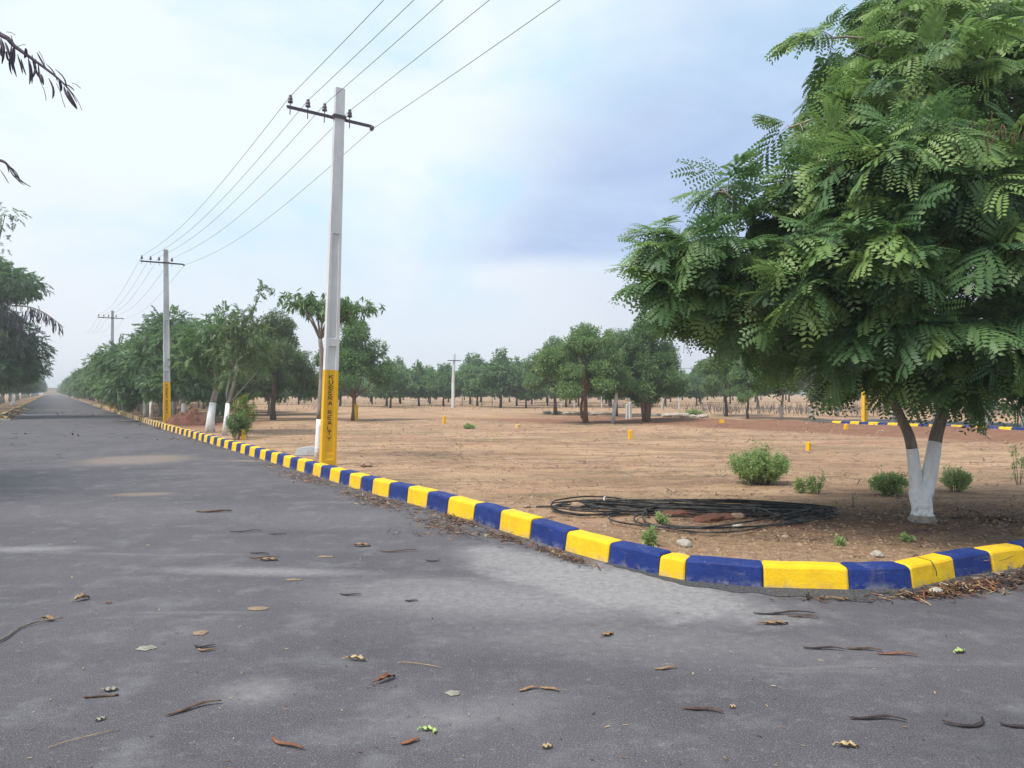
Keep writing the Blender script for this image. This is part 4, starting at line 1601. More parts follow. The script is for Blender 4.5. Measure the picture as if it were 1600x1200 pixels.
weed('shrub', 'dense bright green shrub in the middle of the bare plot', gpt(1187, 757), 1.05, .56, 1900, 'leaf_weed', 90, .95, cat='shrub', d=.8)
weed('weed', 'low spindly weed right of the dense green shrub', gpt(1250, 770), .28, .2, 70, 'leaf_weed', 8)
weed('weed', 'taller spindly weed between the green shrub and the big tree', gpt(1276, 772), .3, .36, 80, 'leaf_weed', 7)
weed('shrub', 'dull green shrub just left of the big whitewashed trunk', gpt(1391, 773), .6, .32, 480, 'leaf_weed', 30, cat='shrub')
weed('shrub', 'grey-green weed right of the big whitewashed trunk', gpt(1492, 768), .5, .36, 300, 'leaf_weed', 20, cat='shrub')
weed('weed', 'small green weed just behind the kerb on the bend', gpt(1017, 853), .12, .15, 70, 'leaf_weed', 6, .9)
weed('weed', 'tiny green weed in the mulch in front of the big trunk', gpt(1416, 846), .15, .06, 40, 'leaf_weed', 6, .8)
weed('weed', 'tiny green tuft left of the trunk near the yellow kerb', gpt(1313, 853), .11, .07, 40, 'leaf_weed', 6, .8)
weed('weed', 'small weed growing up through the cable coil', gpt(1037, 818), .2, .12, 70, 'leaf_weed', 7, .8)
weed('weed', 'thin dry-stemmed weed at the right edge behind the big tree', gpt(1592, 758), .3, .62, 40, 'leaf_weed', 5, .9)
weed('weed', 'thin upright stalk right of the cable coil', gpt(1334, 793), .06, .22, 4, 'leaf_weed', 2, .6)
weed('weed', 'bright low patch of grass out on the bare plot', gpt(735, 670), .75, .14, 220, 'leaf_weed', 16, 1.5)
weed('weed', 'low green tuft left of the dark dense tree at the plot edge', gpt(1085, 651), 1.2, .4, 200, 'leaf_weed', 14, 2.4)
weed('shrub', 'leafy green sapling bush beside the thin leaning tree', gpt(371, 687), .75, .95, 380, 'leaf_broad', 24, 1.7, cat='shrub')
weed('shrub', 'yellow-green feathery bush above the short yellow marker', gpt(384, 684), .85, 1.5, 420, 'leaf_yellowish', 14, 1.7, cat='shrub')
weed('weed', 'light green plant sprouting behind the red earth mound', gpt(296, 656), .9, .7, 160, 'leaf_weed', 12, 2.4)
weed('shrub', 'dark shrub behind the kerb beyond the second pole', at(202, 645, .1), 1.6, 1.0, 260, 'leaf_row', 20, 3.0, cat='shrub')

# ------------------------------------------------------------------ small things in the plot


def marker(px, py, h, w, label, mat='pole_yellow'):
    h, w = h * .88, w * .85
    p = gpt(px, py)
    mb = MB()
    mb.box((0, 0, -.05), w, w, h * .93 + .05, random.random(), 0, .92)
    mb.box((0, 0, h * .93), w * .86, w * .86, h * .07, 0, 0, .7)
    tag(link('boundary_marker', mb.mesh('boundary_marker', MAT[mat]), None, p), label, 'marker', 'yellow boundary markers in the plots')


marker(985, 686, .32, .13, 'yellow boundary marker standing in front of the pair of broad trees')
marker(1263, 704, .24, .11, 'yellow boundary marker nearest the dense green shrub')
marker(694, 662, .4, .14, 'yellow boundary marker in front of the slim plantation pole')
marker(809, 668, .14, .2, 'pale squat marker left of the broad forked tree', 'kerb_cream')
marker(1322, 670, .2, .14, 'small yellow marker in front of the second road kerb')
marker(1128, 659, .1, .2, 'low yellow marker lying at the foot of the earth bank')
marker(556, 657, .95, .2, 'tall yellow marker behind the round fresh-green tree')
marker(380, 687, .36, .12, 'yellow boundary marker half hidden by the feathery bush')
# yellow pole foot across the plot
p = at(1347, 661, .12) + Vector((.35, .5, 0))
t = thing('utility_pole', 'pole with yellow base showing behind the second road kerb under the crown', 'utility pole', p, ARM_R)
link('painted_base', loft([(-.3, 0), (.2, 0), (.24, .03), (1.9, .03)], 7.5).mesh('painted_base', MAT['pole_yellow']), t)
link('shaft', loft([(1.9, .03), (4, .03), (4.05, 0), (7.5, 0)], 7.5).mesh('shaft', MAT['concrete']), t)
# leaning post and two slabs
p = gpt(957, 661)
mb = MB()
mb.tube([(0, 0, -.1), (.13, 0, .9), (.23, .05, 1.55), (.3, .05, 1.82)], [.09, .085, .07, .06], 8)
tag(link('leaning_post', mb.mesh('leaning_post', MAT['concrete'], True), None, p), 'pale post leaning right between the two broad trees', 'post')
for (px, lab, hh_) in ((980, 'left of two upright stone posts between the broad trees', .85), (985, 'right of two upright stone posts between the broad trees', .95)):
    mb = MB()
    mb.box((0, 0, -.1), .13, .1, hh_, .3, 0, .94)
    mb.box((0, 0, hh_ - .1), .122, .094, .03, .3, 0, .6)
    tag(link('stone_post', mb.mesh('stone_post', MAT['concrete']), None, gpt(px, 655)), lab, 'post')


def rock_me(seed, rx, ry, rz, mat, sub=2):
    import bmesh
    bm = bmesh.new()
    bmesh.ops.create_icosphere(bm, subdivisions=sub, radius=1)
    for v in bm.verts:
        k = 1 + .35 * noise.noise(v.co * 1.6 + Vector((seed, 0, 0))) + .15 * noise.noise(v.co * 4 + Vector((0, seed, 0)))
        v.co = Vector((v.co.x * rx * k, v.co.y * ry * k, v.co.z * rz * k))
    me = bpy.data.meshes.new('rock')
    bm.to_mesh(me)
    bm.free()
    me.materials.append(MAT[mat])
    return me


# row of whitewashed stones along the back of the plot
rocks = [rock_me(200 + k, .28, .2, .1, 'rock_pale') for k in range(4)]
xs = [855, 872, 888, 898, 908, 928, 941, 951, 1020, 1031, 1043, 1057, 1069, 1082, 1098]
for k, x in enumerate(xs):
    p = gpt(x, 646 + (x - 855) * .022 + random.uniform(-1, 1))
    o = link('edging_stone', rocks[k % 4], None, p + Vector((0, 0, .05)), random.random() * .8 - .4, random.uniform(.75, 1.3))
    tag(o, '%s from the left in the row of whitewashed stones behind the broad trees' % ORD[k], 'stone', 'whitewashed stones along the back of the plot')
# pale slab at the foot of the slim tree
p = gpt(480, 711)
mb = MB()
vs = [(-.27, -.1, 0), (.27, -.1, 0), (.27, .1, 0), (-.27, .1, 0), (-.22, -.09, .15), (-.05, -.09, .185), (.26, -.09, .19), (.26, .09, .19), (-.05, .09, .185), (-.22, .09, .15)]
mb.add(vs, [(0, 3, 2, 1), (0, 1, 6, 5, 4), (2, 3, 9, 8, 7), (4, 5, 8, 9), (5, 6, 7, 8), (1, 2, 7, 6), (3, 0, 4, 9)])
tag(link('stone_slab', mb.mesh('stone_slab', MAT['slab']), None, p, R(8)), 'pale blue-white stone slab lying at the foot of the slim tree by the pole', 'stone')
# red earth mound
import bmesh
bm = bmesh.new()
bmesh.ops.create_grid(bm, x_segments=40, y_segments=30, size=1)
for v in bm.verts:
    x, y = v.co.x * 1.25, v.co.y * .9
    q = max(0, 1 - (x / 1.15) ** 2 - (y / .85) ** 2)
    z = .62 * q ** .8 * (1 + .5 * noise.noise(Vector((x * 2.4, y * 2.4, 3))))
    z += .1 * q ** .5 * noise.noise(Vector((x * 7, y * 7, 5)))
    v.co = (x, y, z - .04)
me = bpy.data.meshes.new('earth_mound')
bm.to_mesh(me)
bm.free()
me.materials.append(MAT['red_earth'])
tag(link('earth_mound', me, None, gpt(296, 664)), 'heap of loose red earth right of the second pole', 'mound')
# concrete chamber and white posts beyond the second pole
mb = MB()
mb.box((0, 0, 0), 1.1, 1.0, .95, .3)
mb.box((0, 0, .95), 1.2, 1.1, .08, .3)
tag(link('concrete_chamber', mb.mesh('concrete_chamber', MAT['tan_wall']), None, at(196, 640, .1)), 'small tan concrete chamber under the trees near the third pole', 'chamber')
for k, (px, py, hh_, lab) in enumerate(((226, 652, 1.35, 'white post with dark top under the roadside trees, left one'), (236, 653, 1.0, 'white post under the roadside trees beside the dark-topped one'),
                                        (20, 634, 1.3, 'white flared post on the soil left of the road'))):
    mb = MB()
    mb.lathe((0, 0, -.05), [(.3 if px < 50 else .1, 0), (.22 if px < 50 else .095, .35), (.12 if px < 50 else .09, .6), (.08, hh_)], 8)
    tag(link('white_post', mb.mesh('white_post', MAT['lime'], True), None, at(px, py, .09)), lab, 'post')
# end wall of the road
p = Vector((kerb_x(372) - 3.8, 372, 0))
mb = MB()
mb.box((0, 0, -.1), 26, .4, 3.4, R(31))
mb.box((0, 0, 3.3), 26.1, .6, .15, R(31))
tag(link('boundary_wall', mb.mesh('boundary_wall', MAT['tan_wall']), None, p), 'low tan wall closing the far end of the road', 'wall')

# post fence of the plantation
fx0, fx1 = at(640, 632, .1), at(1060, 641, .1)
t = thing('post_fence', 'thin pale post fence in front of the plantation trees', 'fence', fx0)
mb = MB()
mb.box((0, 0, -.1), .085, .085, 1.2)
fp_me = mb.mesh('fence_post', MAT['concrete_dark'])
v = fx1 - fx0
nfp = 24
for i in range(nfp):
    link('fence_post', fp_me, t, v * (i / (nfp - 1)) + Vector((0, random.uniform(-.2, .2), random.uniform(-.1, .1))))
for z in (.45, .95):
    mb = MB()
    mb.tube([Vector((0, 0, z)), v * .5 + Vector((0, 0, z - .03)), v + Vector((0, 0, z))], .014, 4)
    link('fence_wire', mb.mesh('fence_wire', MAT['wire']), t)

# cable coil
pts_ = []
turns = 26
rd = random.Random(3)
for k in range(turns):
    u = k / turns
    if k % 6 == 5:
        cx, cy, rx, ry = 935 + rd.uniform(-8, 8), 795, 66 + rd.uniform(-8, 4), 11 + rd.uniform(-2, 1.5)
    elif k % 3 == 2:
        cx, cy, rx, ry = 1112 + rd.uniform(-25, 30), 812 + rd.uniform(-2, 3), 128 + rd.uniform(-30, 30), 16 + rd.uniform(-4, 4)
    else:
        rx = rd.uniform(120, 200)
        cx, cy, ry = 1100 + rd.uniform(-1, 1) * (212 - rx), 795 + rd.uniform(-1.5, 4), 4 + rd.uniform(-3, 6)
    tilt = rd.uniform(-.01, .03)
    for i in range(26):
        a = 2 * math.pi * i / 26 + .5
        x = cx + rx * math.cos(a) * (1 + .06 * math.sin(3 * a + k))
        y = cy + ry * math.sin(a) + tilt * (x - cx) + .022 * (x - 1090) * (rx > 150) + 1.2 * math.sin(2 * a + k * 1.3)
        g0 = at(x, y, .12)
        pts_.append(Vector((g0.x, g0.y, soil_z(g0.x, g0.y) + .014 + rd.random() * .012 + .07 * max(0, math.sin(a * 1.0 + k * .7)) * u + .03 * u)))
coil = []
for i in range(len(pts_)):
    a, b, c = pts_[max(0, i - 1)], pts_[i], pts_[min(len(pts_) - 1, i + 1)]
    coil.append((a + b * 2 + c) / 4)
coil = smooth_path(coil, 2)
tail = [gpt(1, 1)] if False else []
mb = MB()
mb.tube(coil, .0095, 6)
t = thing('cable_coil', 'loose sprawling coil of black cable lying on the soil behind the bend', 'cable', gpt(1100, 805))
o = link('cable', mb.mesh('cable', MAT['cable'], True), t)
o.location = -t.location
mb = MB()
tp = [gpt(838, 793) + Vector((0, 0, .01)), gpt(852, 793) + Vector((0, 0, .012)), gpt(872, 793.5) + Vector((0, 0, .02)), gpt(915, 797) + Vector((0, 0, .04))]
mb.tube(smooth_path(tp), .011, 6)
o = link('loose_end', mb.mesh('loose_end', MAT['cable'], True), t)
o.location = -t.location
for k, (px, py) in enumerate(((945, 789), (1178, 812), (1010, 808))):
    c = gpt(px, py)
    mb = MB()
    ring = [c + Vector((.02 * math.sin(2 * a_), .1 * math.cos(a_), .05 + .055 * math.sin(a_))) for a_ in [i * 2 * math.pi / 14 for i in range(15)]]
    mb.tube(ring, .008, 5)
    o = link('tie', mb.mesh('tie', MAT['concrete' if k == 0 else 'cable'], True), t)
    o.location = -t.location
# rocks by the cable
for (px, py, s_, mt, lab) in ((1152, 810, .09, 'rock', 'round pinkish stone inside the cable coil'), (1153, 824, .07, 'rock_pale', 'pale grey stone below the round one in the coil'), (902, 794, .1, 'rock', 'tan stone inside the left loop of cable'),
                              (823, 793, .05, 'rock', 'tan stone left of the cable coil'), (1068, 853, .09, 'rock_pale', 'flat pale stone in the soil behind the bend'), (1370, 869, .07, 'rock_pale', 'pale broken stone behind the blue kerb block'),
                              (572, 729, .16, 'rock', 'brown clod of earth right of the lettered pole'), (1461, 927, .06, 'rock_pale', 'grey stone in the mulch at the kerb foot')):
    p = gpt(px, py) if py < 900 else at(px, py, 0)
    tag(link('stone', rock_me(px, s_, s_ * .75, s_ * .5, mt), None, p + Vector((0, 0, s_ * .22)), random.random() * 6), lab, 'stone')
me = rock_me(77, .3, .16, .09, 'red_earth', 3)
for (px, py, lab) in ((1065, 806, 'left reddish lump of earth inside the cable coil'), (1118, 812, 'right reddish lump of earth inside the cable coil')):
    tag(link('earth_lump', me, None, gpt(px, py) - Vector((0, 0, .01)), random.random()), lab, 'earth')

# ------------------------------------------------------------------ litter on the road


def pod_obj(px, py, L, yaw, curl, mat, label, w=.011, kind='seed_pod', cat='seed pod', z=0.0):
    mb = MB()
    n = 10
    pts_ = []
    for i in range(n + 1):
        t = i / n - .5
        if curl > 1.2:
            a = t * curl
            pts_.append(Vector((L / curl * math.sin(a), L / curl * (1 - math.cos(a)), .009 + .012 * abs(t))))
        else:
            pts_.append(Vector((L * t, curl * L * (t * t - .25) + .03 * L * math.sin(7 * t), .009 + .03 * L * (math.sin(5 * t) + 1) * .6)))
    rr = [w * (.25 + .75 * math.sin(math.pi * min(1, .12 + .8 * i / n)) * (1 + .18 * math.sin(i * 2.2))) for i in range(n + 1)]
    mb.tube(pts_, rr, 7, 0, .45)
    p = at(px, py, z)
    return tag(link(kind, mb.mesh(kind, MAT[mat], True), None, p, yaw), label, cat, 'dry pods and leaves scattered on the road')


def leaf_obj(px, py, L, W, yaw, mat, label, cup=.4, kind='dry_leaf', stalk=True):
    L, W, cup = L * .85, W * .8, cup * .65
    mb = MB()
    n, m = 9, 5
    vs, fs = [], []
    for i in range(n):
        t = i / (n - 1)
        hw = W / 2 * math.sin(math.pi * (.06 + .9 * t)) ** .7 * (1 + .25 * math.sin(i * 2.7))
        for j in range(m):
            s_ = (j / (m - 1) - .5) * 2
            vs.append((L * (t - .5), s_ * hw, .006 + cup * hw * s_ * s_ + .12 * L * math.sin(3 * t + .4) * cup + .006 * math.sin(i * 1.9 + j)))
    for i in range(n - 1):
        for j in range(m - 1):
            a = i * m + j
            fs.append((a, a + 1, a + m + 1, a + m))
    vs = vs + [(x, y, z - .0025) for x, y, z in vs]
    q = n * m
    fs = fs + [tuple(v + q for v in reversed(f)) for f in fs]
    mb.add(vs, fs)
    if stalk:
        mb.tube([(-L * .45, 0, .012), (-L * .62, .01, .01), (-L * .8, -.01, .006)], .003, 4)
    lo_z = min(v[2] for v in mb.v)
    mb.v = [(v[0], v[1], v[2] - lo_z + .002) for v in mb.v]
    return tag(link(kind, mb.mesh(kind, MAT[mat], True), None, at(px, py, 0), yaw), label, 'leaf' if 'leaf' in kind else 'litter', 'dry pods and leaves scattered on the road')


def flat_obj(px, py, rx, ry, mat, label):
    mb = MB()
    n = 22
    vs = [(0, 0, .007)]
    for ring, hz in ((.6, .007), (1, .003)):
        for i in range(n):
            a = 2 * math.pi * i / n
            k = ring * (1 + .22 * noise.noise(Vector((math.cos(a) * 1.6 + px, math.sin(a) * 1.6, py))) + .1 * math.sin(5 * a + px))
            vs.append((rx * k * math.cos(a), ry * k * math.sin(a), hz))
    fs = [(0, 1 + i, 1 + (i + 1) % n) for i in range(n)] + [(1 + i, 1 + n + i, 1 + n + (i + 1) % n, 1 + (i + 1) % n) for i in range(n)]
    mb.add(vs, fs)
    tag(link('mud_patch', mb.mesh('mud_patch', MAT[mat], True), None, at(px, py, .001)), label, 'mud', 'flattened mud patches on the road')


pod_obj(548, 930, .17, R(-8), .35, 'pod_dark', 'thin black wavy pod on the pale dust, left of the small straight one')
pod_obj(643, 940, .1, R(-5), .2, 'pod_dark', 'small straight black pod on the edge of the pale dust')
pod_obj(320, 1010, .12, R(4), 1.0, 'pod_dark', 'dark curved pod just below the tan mud patches')
pod_obj(323, 1016, .1, R(0), .9, 'dry', 'curled striped dry leaf under the dark curved pod')
pod_obj(303, 1110, .26, R(38), -.35, 'pod', 'jagged brown pod with dark beads at lower left')
pod_obj(450, 1164, .2, R(-32), .3, 'dry_red', 'long red-brown pod near the bottom, left of centre')
pod_obj(641, 1161, .085, R(30), .1, 'dry_red', 'short stubby red-brown pod beside the pale green sprig', .012)
pod_obj(826, 1079, .11, R(24), -.3, 'dry', 'left arm of the arched brown frond at bottom centre')
pod_obj(858, 1079, .11, R(-28), -.3, 'dry', 'right arm of the arched brown frond at bottom centre')
pod_obj(1098, 1112, .19, R(-16), -.25, 'pod', 'dark brown straight pod at bottom centre right')
pod_obj(1372, 1127, .25, R(-7), -.35, 'pod_dark', 'long dark wavy pod at lower right, alone on clean asphalt')
pod_obj(1520, 1137, .26, R(10), 2.2, 'pod_dark', 'dark pod curled into a half ring at lower right')
pod_obj(1592, 1137, .15, R(-20), .2, 'pod_dark', 'dark pod cut by the right edge of the picture')
pod_obj(1288, 1016, .24, R(-12), -.25, 'pod_dark', 'leftmost pod in the chain of three dark pods right of centre')
pod_obj(1350, 1017, .2, R(-14), -.3, 'pod', 'middle pod in the chain of three dark pods right of centre')
pod_obj(1402, 1025, .22, R(-10), -.3, 'dry_red', 'rightmost reddish pod in the chain of three right of centre')
pod_obj(1225, 961, .42, R(-3), -.12, 'pod_dark', 'long dark pod lying in front of the longest yellow kerb block', .013)
pod_obj(1255, 966, .2, R(-18), -.3, 'pod', 'brown pod crossing the right end of the long dark one by the bend')
leaf_obj(1212, 976, .2, .06, R(5), 'dry', 'crumbled brown leaf below the long dark pod by the bend')
pod_obj(1040, 1046, .13, R(8), .1, 'dry', 'brown pod with a raised pale tip on the asphalt right of centre')
leaf_obj(950, 993, .11, .05, R(40), 'dry', 'brown crumpled leaf on the asphalt below the dust patch')
leaf_obj(128, 938, .13, .07, R(60), 'dry_pale', 'curled tan leaf standing up on the road at far left', 1.2)
leaf_obj(75, 970, .12, .05, R(-20), 'dry', 'brown leaf caught on the long twig at far left', .9)
leaf_obj(603, 1064, .15, .045, R(50), 'dry_red', 'rust-red curled leaf left of the bottom centre', 1.0)
leaf_obj(173, 1080, .08, .05, R(20), 'ashen', 'pale grey leaf lying on a brown twig at lower left', .3)
leaf_obj(157, 1126, .06, .025, R(50), 'ashen', 'small grey leaf alone near the lower left corner', .2, stalk=False)
leaf_obj(558, 1033, .13, .04, R(-10), 'dry_pale', 'splintered straw-coloured leaf left of centre bottom', .9)
leaf_obj(1326, 1168, .1, .04, R(-8), 'dry_pale', 'straw-coloured leaf at the bottom right of centre', .6)
leaf_obj(1500, 1020, .1, .05, R(30), 'green_sprig', 'yellow-green leaf scrap right of the three-pod chain', .6)
leaf_obj(668, 1142, .07, .03, R(10), 'green_sprig', 'pale green sprig near the bottom centre', .5)
leaf_obj(678, 1145, .05, .025, R(100), 'green_sprig', 'pale green leaflet touching the green sprig', .5, stalk=False)
leaf_obj(170, 944, .05, .02, R(10), 'dry_red', 'tiny reddish leaf right of the curled tan one', .4, stalk=False)
leaf_obj(1145, 1107, .04, .02, 0, 'dry_pale', 'tiny straw leaf above the dark straight pod', .4, stalk=False)
leaf_obj(855, 1170, .06, .03, R(20), 'dry_pale', 'small straw leaf at the bottom centre', .6, stalk=False)
pod_obj(413, 872, .28, R(5), .2, 'pod', 'upper brown pod of the clump on the left half of the road')
pod_obj(405, 866, .2, R(-15), -.3, 'pod_dark', 'dark pod topping the clump on the left half of the road')
leaf_obj(420, 876, .2, .07, R(0), 'dry', 'dry leaf in the clump of pods on the left half of the road')
pod_obj(384, 831, .35, R(3), .2, 'pod_dark', 'black pod farther up the road above the pod clump')
pod_obj(434, 835, .2, R(-5), .2, 'pod', 'brown pod right of the black one farther up the road')
pod_obj(335, 800, .45, R(2), .1, 'pod', 'brown pod heap seen farther up the left half of the road', .03)
pod_obj(622, 862, .35, R(4), .25, 'pod', 'brown pods strung in front of the yellow and blue kerb run')
pod_obj(676, 878, .15, R(0), 1.4, 'pod_dark', 'small curled dark pod above the pale dust patch')
leaf_obj(566, 854, .2, .08, R(0), 'dry', 'tan crumpled leaf between road centre and striped kerb', .6)
for (px, py, rx, ry, mt, lab) in ((403, 951, .075, .05, 'mud', 'large tan mud patch, rightmost of the three at left'), (314, 989, .05, .045, 'mud', 'tan mud patch in the middle of the three at left'), (228, 1013, .055, .045, 'ashen', 'grey-green mud patch, leftmost of the three'),
                                  (508, 870, .08, .04, 'mud', 'tan mud patch above the pale dust streak'), (458, 906, .07, .03, 'mud', 'thin tan mud patch on the pale dust streak'), (708, 1083, .04, .035, 'ashen', 'faint grey mud patch at bottom centre')):
    flat_obj(px, py, rx, ry, mt, lab)
mb = MB()
tw = [at(-30, 1013, .012), at(5, 998, .014), at(30, 981, .012), at(60, 971, .016), at(98, 965, .02)]
mb.tube(smooth_path(tw), [.007] * 5 + [.006] * 4 + [.004] * 4, 6)
tag(link('twig', mb.mesh('twig', MAT['twig'], True)), 'long grey twig entering from the left edge of the road', 'twig')
for (a, b, lab) in (((75, 1168), (178, 1140), 'thin pale straw at the lower left corner'), ((622, 1035), (690, 1043), 'thin straw on the asphalt at bottom centre'), ((132, 1089), (185, 1085), 'brown twig under the pale grey leaf at lower left')):
    mb = MB()
    mb.tube(bend(at(*a, .008), at(*b, .008), .02, 6, .2, a[0]), .0018 if 'straw' in lab else .006, 5)
    tag(link('twig', mb.mesh('twig', MAT['dry_pale' if 'straw' in lab else 'pod'], True)), lab, 'twig')

# loose leaf crumbs, pods and chips nobody would count


def strips(name, items, mats, label):
    """flat bent crumbs: (x, y, z, length, width, yaw, material index)"""
    V, Fa, mi = [], [], []
    for (x, y, z, L, w, yaw, m) in items:
        c, s_ = math.cos(yaw), math.sin(yaw)
        o = len(V)
        ti, cu = random.gauss(0, .25), random.uniform(.0, .35)
        for t in (-.5, 0, .5):
            for q in (-1, 1):
                lx, ly = L * t, q * w / 2 * (1 - abs(t) * .8) + cu * L * (.25 - t * t)
                V.append((x + lx * c - ly * s_, y + lx * s_ + ly * c, z + .004 + max(0, t * L * ti + .25 * L * abs(ti)) + (.2 * w if q > 0 else 0)))
        Fa += [(o, o + 2, o + 3, o + 1), (o + 2, o + 4, o + 5, o + 3)]
        mi += [m, m]
    me = bpy.data.meshes.new(name)
    me.from_pydata(V, [], Fa)
    for m in mats:
        me.materials.append(MAT[m])
    me.polygons.foreach_set('material_index', mi)
    me.update()
    return tag(link(name, me), label, kind='stuff')


LM = ['pod', 'dry', 'dry_pale', 'dry_red', 'pod_dark']
it = []


def drop(c, n, sx, sy, rot, L=(.03, .12), w=(.005, .016), zf=lambda x, y: 0.0, wts=(4, 3, 1, 2, 4)):
    cs, sn = math.cos(rot), math.sin(rot)
    for _ in range(int(n * 1.5)):
        u, v = random.gauss(0, sx), random.gauss(0, sy)
        x, y = c[0] + u * cs - v * sn, c[1] + u * sn + v * cs
        it.append((x, y, zf(x, y) + abs(random.gauss(0, .006)), random.uniform(*L), random.uniform(*w), random.random() * 6.28, random.choices(range(5), wts)[0]))


KA = math.atan2(KDIR.y, KDIR.x)
for (px, py, n, sx, sy, rot) in ((1540, 915, 420, .35, .09, R(28)), (1480, 925, 160, .2, .05, R(22)), (1430, 932, 90, .15, .05, R(10)), (1640, 900, 300, .4, .12, R(30)),
                                 (460, 744, 110, .5, .16, KA), (485, 752, 90, .5, .12, KA), (570, 778, 160, .4, .14, KA), (600, 790, 100, .3, .12, KA), (690, 822, 180, .35, .12, KA), (720, 815, 120, .3, .08, KA),
                                 (790, 842, 120, .22, .07, KA), (860, 862, 80, .2, .05, KA), (900, 878, 60, .15, .04, KA), (690, 835, 50, .3, .08, 0), (1310, 938, 30, .2, .03, 0)):
    drop(at(px, py), n, sx, sy, rot)
for i in range(1100):     # crumbs all along the straight gutter
    Y = 9 + 30 * random.random() ** 1.3
    x = kerb_x(Y) - abs(random.gauss(0, .22)) - .03
    if noise.noise(Vector((x * .8, Y * .8, 0))) > -.05:
        it.append((x, Y, 0, random.uniform(.03, .13), random.uniform(.008, .022), random.random() * 6.28, random.choices(range(5), (3, 4, 1, 2, 2))[0]))
for i in range(1100):     # specks over the open road
    r = 3.2 * math.exp(random.random() * 2.2)
    a = random.uniform(-.62, .6)
    x, y = r * math.sin(a), r * math.cos(a)
    if x < (kerb_x(y) - .1 if y > 7.4 else 9) and not (x > 1 and y > 5.7) and not (y > 6 and x > 0.4):
        k = .4 + r * .05
        it.append((x, y, 0, random.uniform(.012, .05) * k, random.uniform(.004, .012) * k, random.random() * 6.28, random.choices(range(5), (2, 3, 4, 1, 2))[0]))
for i in range(260):     # farther up the road, in drifts across it
    Y = random.uniform(18, 70)
    x = kerb_x(Y) - random.random() * 7.2
    if noise.noise(Vector((x * .15, Y * .5, 5))) > .05:
        it.append((x, Y, 0, random.uniform(.1, .35), random.uniform(.03, .07), random.random() * 6.28, random.choices(range(5), (3, 2, 1, 1, 3))[0]))
for i in range(800):     # heaped against the left kerb
    Y = random.uniform(40.5, 70)
    x = kerb_x(Y) - ROADX + random.gauss(.25, .35)
    it.append((x, Y, .02 + max(0, .1 - abs(x - (kerb_x(Y) - ROADX + .1)) * .15), random.uniform(.1, .35), random.uniform(.04, .1), random.random() * 6.28, random.choices(range(5), (2, 3, 4, 1, 1))[0]))
strips('leaf_litter', it, LM, 'dry leaf and pod crumbs drifted along the road and kerbs')

it = []
for i in range(5200):    # mulch under the corner tree
    a, q = random.random() * 6.28, abs(random.gauss(0, 1))
    x, y = TREE.x + .9 + 2.1 * q * math.cos(a), TREE.y + .35 + 1.0 * q * math.sin(a)
    p = Vector((x, y))
    ok = True
    d = min((seg_d(p, Vector(bounds[j]), Vector(bounds[j + 1]))[0] for j in range(N_RIGHT - 10, N_RIGHT + 12)))
    if d < .27 or y < 6.3:
        continue
    if y < 6.6 + .35 * max(0, x - 3.2) and d < .5:
        continue
    it.append((x, y, soil_z(x, y) + .002, random.uniform(.025, .11), random.uniform(.005, .016), random.random() * 6.28, random.choices(range(5), (4, 4, 1, 3, 3))[0]))
strips('mulch', it, LM, 'crumbled leaf mulch on the soil under the corner tree')

# clods and pebbles over the soil
V, Fa = [], []
oct_ = [(1, 0, 0), (0, 1, 0), (-1, 0, 0), (0, -1, 0), (0, 0, 1)]
for i in range(9500):
    r = 6.4 * math.exp(random.random() ** 1.8 * 1.7)
    a = random.uniform(-.3, .62)
    x, y = r * math.sin(a), r * math.cos(a)
    if y < 13.5:
        d = min((seg_d(Vector((x, y)), Vector(bounds[j]), Vector(bounds[j + 1]))[0] for j in range(N_RIGHT - 8, N_RIGHT + 22)))
        if d < .26:
            continue
    if y > 7.3 and x < kerb_x(y) + .3:
        continue
    if y <= 7.3 and (x < .9 or y < 6.3):
        continue
    s_ = random.uniform(.006, .016) * (1 + r * .05) * (2.2 if random.random() < .05 else 1)
    o, z, w = len(V), soil_z(x, y), random.random() * 6
    for q in oct_:
        k = random.uniform(.7, 1.3)
        V.append((x + s_ * k * (q[0] * math.cos(w) - q[1] * math.sin(w)), y + s_ * k * (q[0] * math.sin(w) + q[1] * math.cos(w)), z - .002 + s_ * .75 * q[2] * k))
    Fa += [(o, o + 1, o + 4), (o + 1, o + 2, o + 4), (o + 2, o + 3, o + 4), (o + 3, o, o + 4)]
me = bpy.data.meshes.new('soil_clods')
me.from_pydata(V, [], Fa)
me.materials.append(MAT['rock'])
tag(link('soil_clods', me), 'small clods and pebbles strewn over the plot soil', kind='stuff')

# flattened stalks and dark crumbs out over the plot
it = []
for i in range(7000):
    r = 7.5 * math.exp(random.random() * 1.65)
    a = random.uniform(-.42, .62)
    x, y = r * math.sin(a), r * math.cos(a)
    if x < kerb_x(max(y, 7.6)) + .35 or (y < 8.5 and x < 1.2) or noise.noise(Vector((x * .3, y * .8, 11))) < -.12:
        continue
    k = .5 + r * .055
    it.append((x, y, soil_z(x, y) + .003, random.uniform(.04, .14) * k, random.uniform(.006, .014) * k, random.gauss(0, .9), random.choices(range(5), (4, 2, 1, 2, 4))[0]))
strips('dry_stalks', it, LM, 'dry stalks and crumbs lying flat on the plot soil')

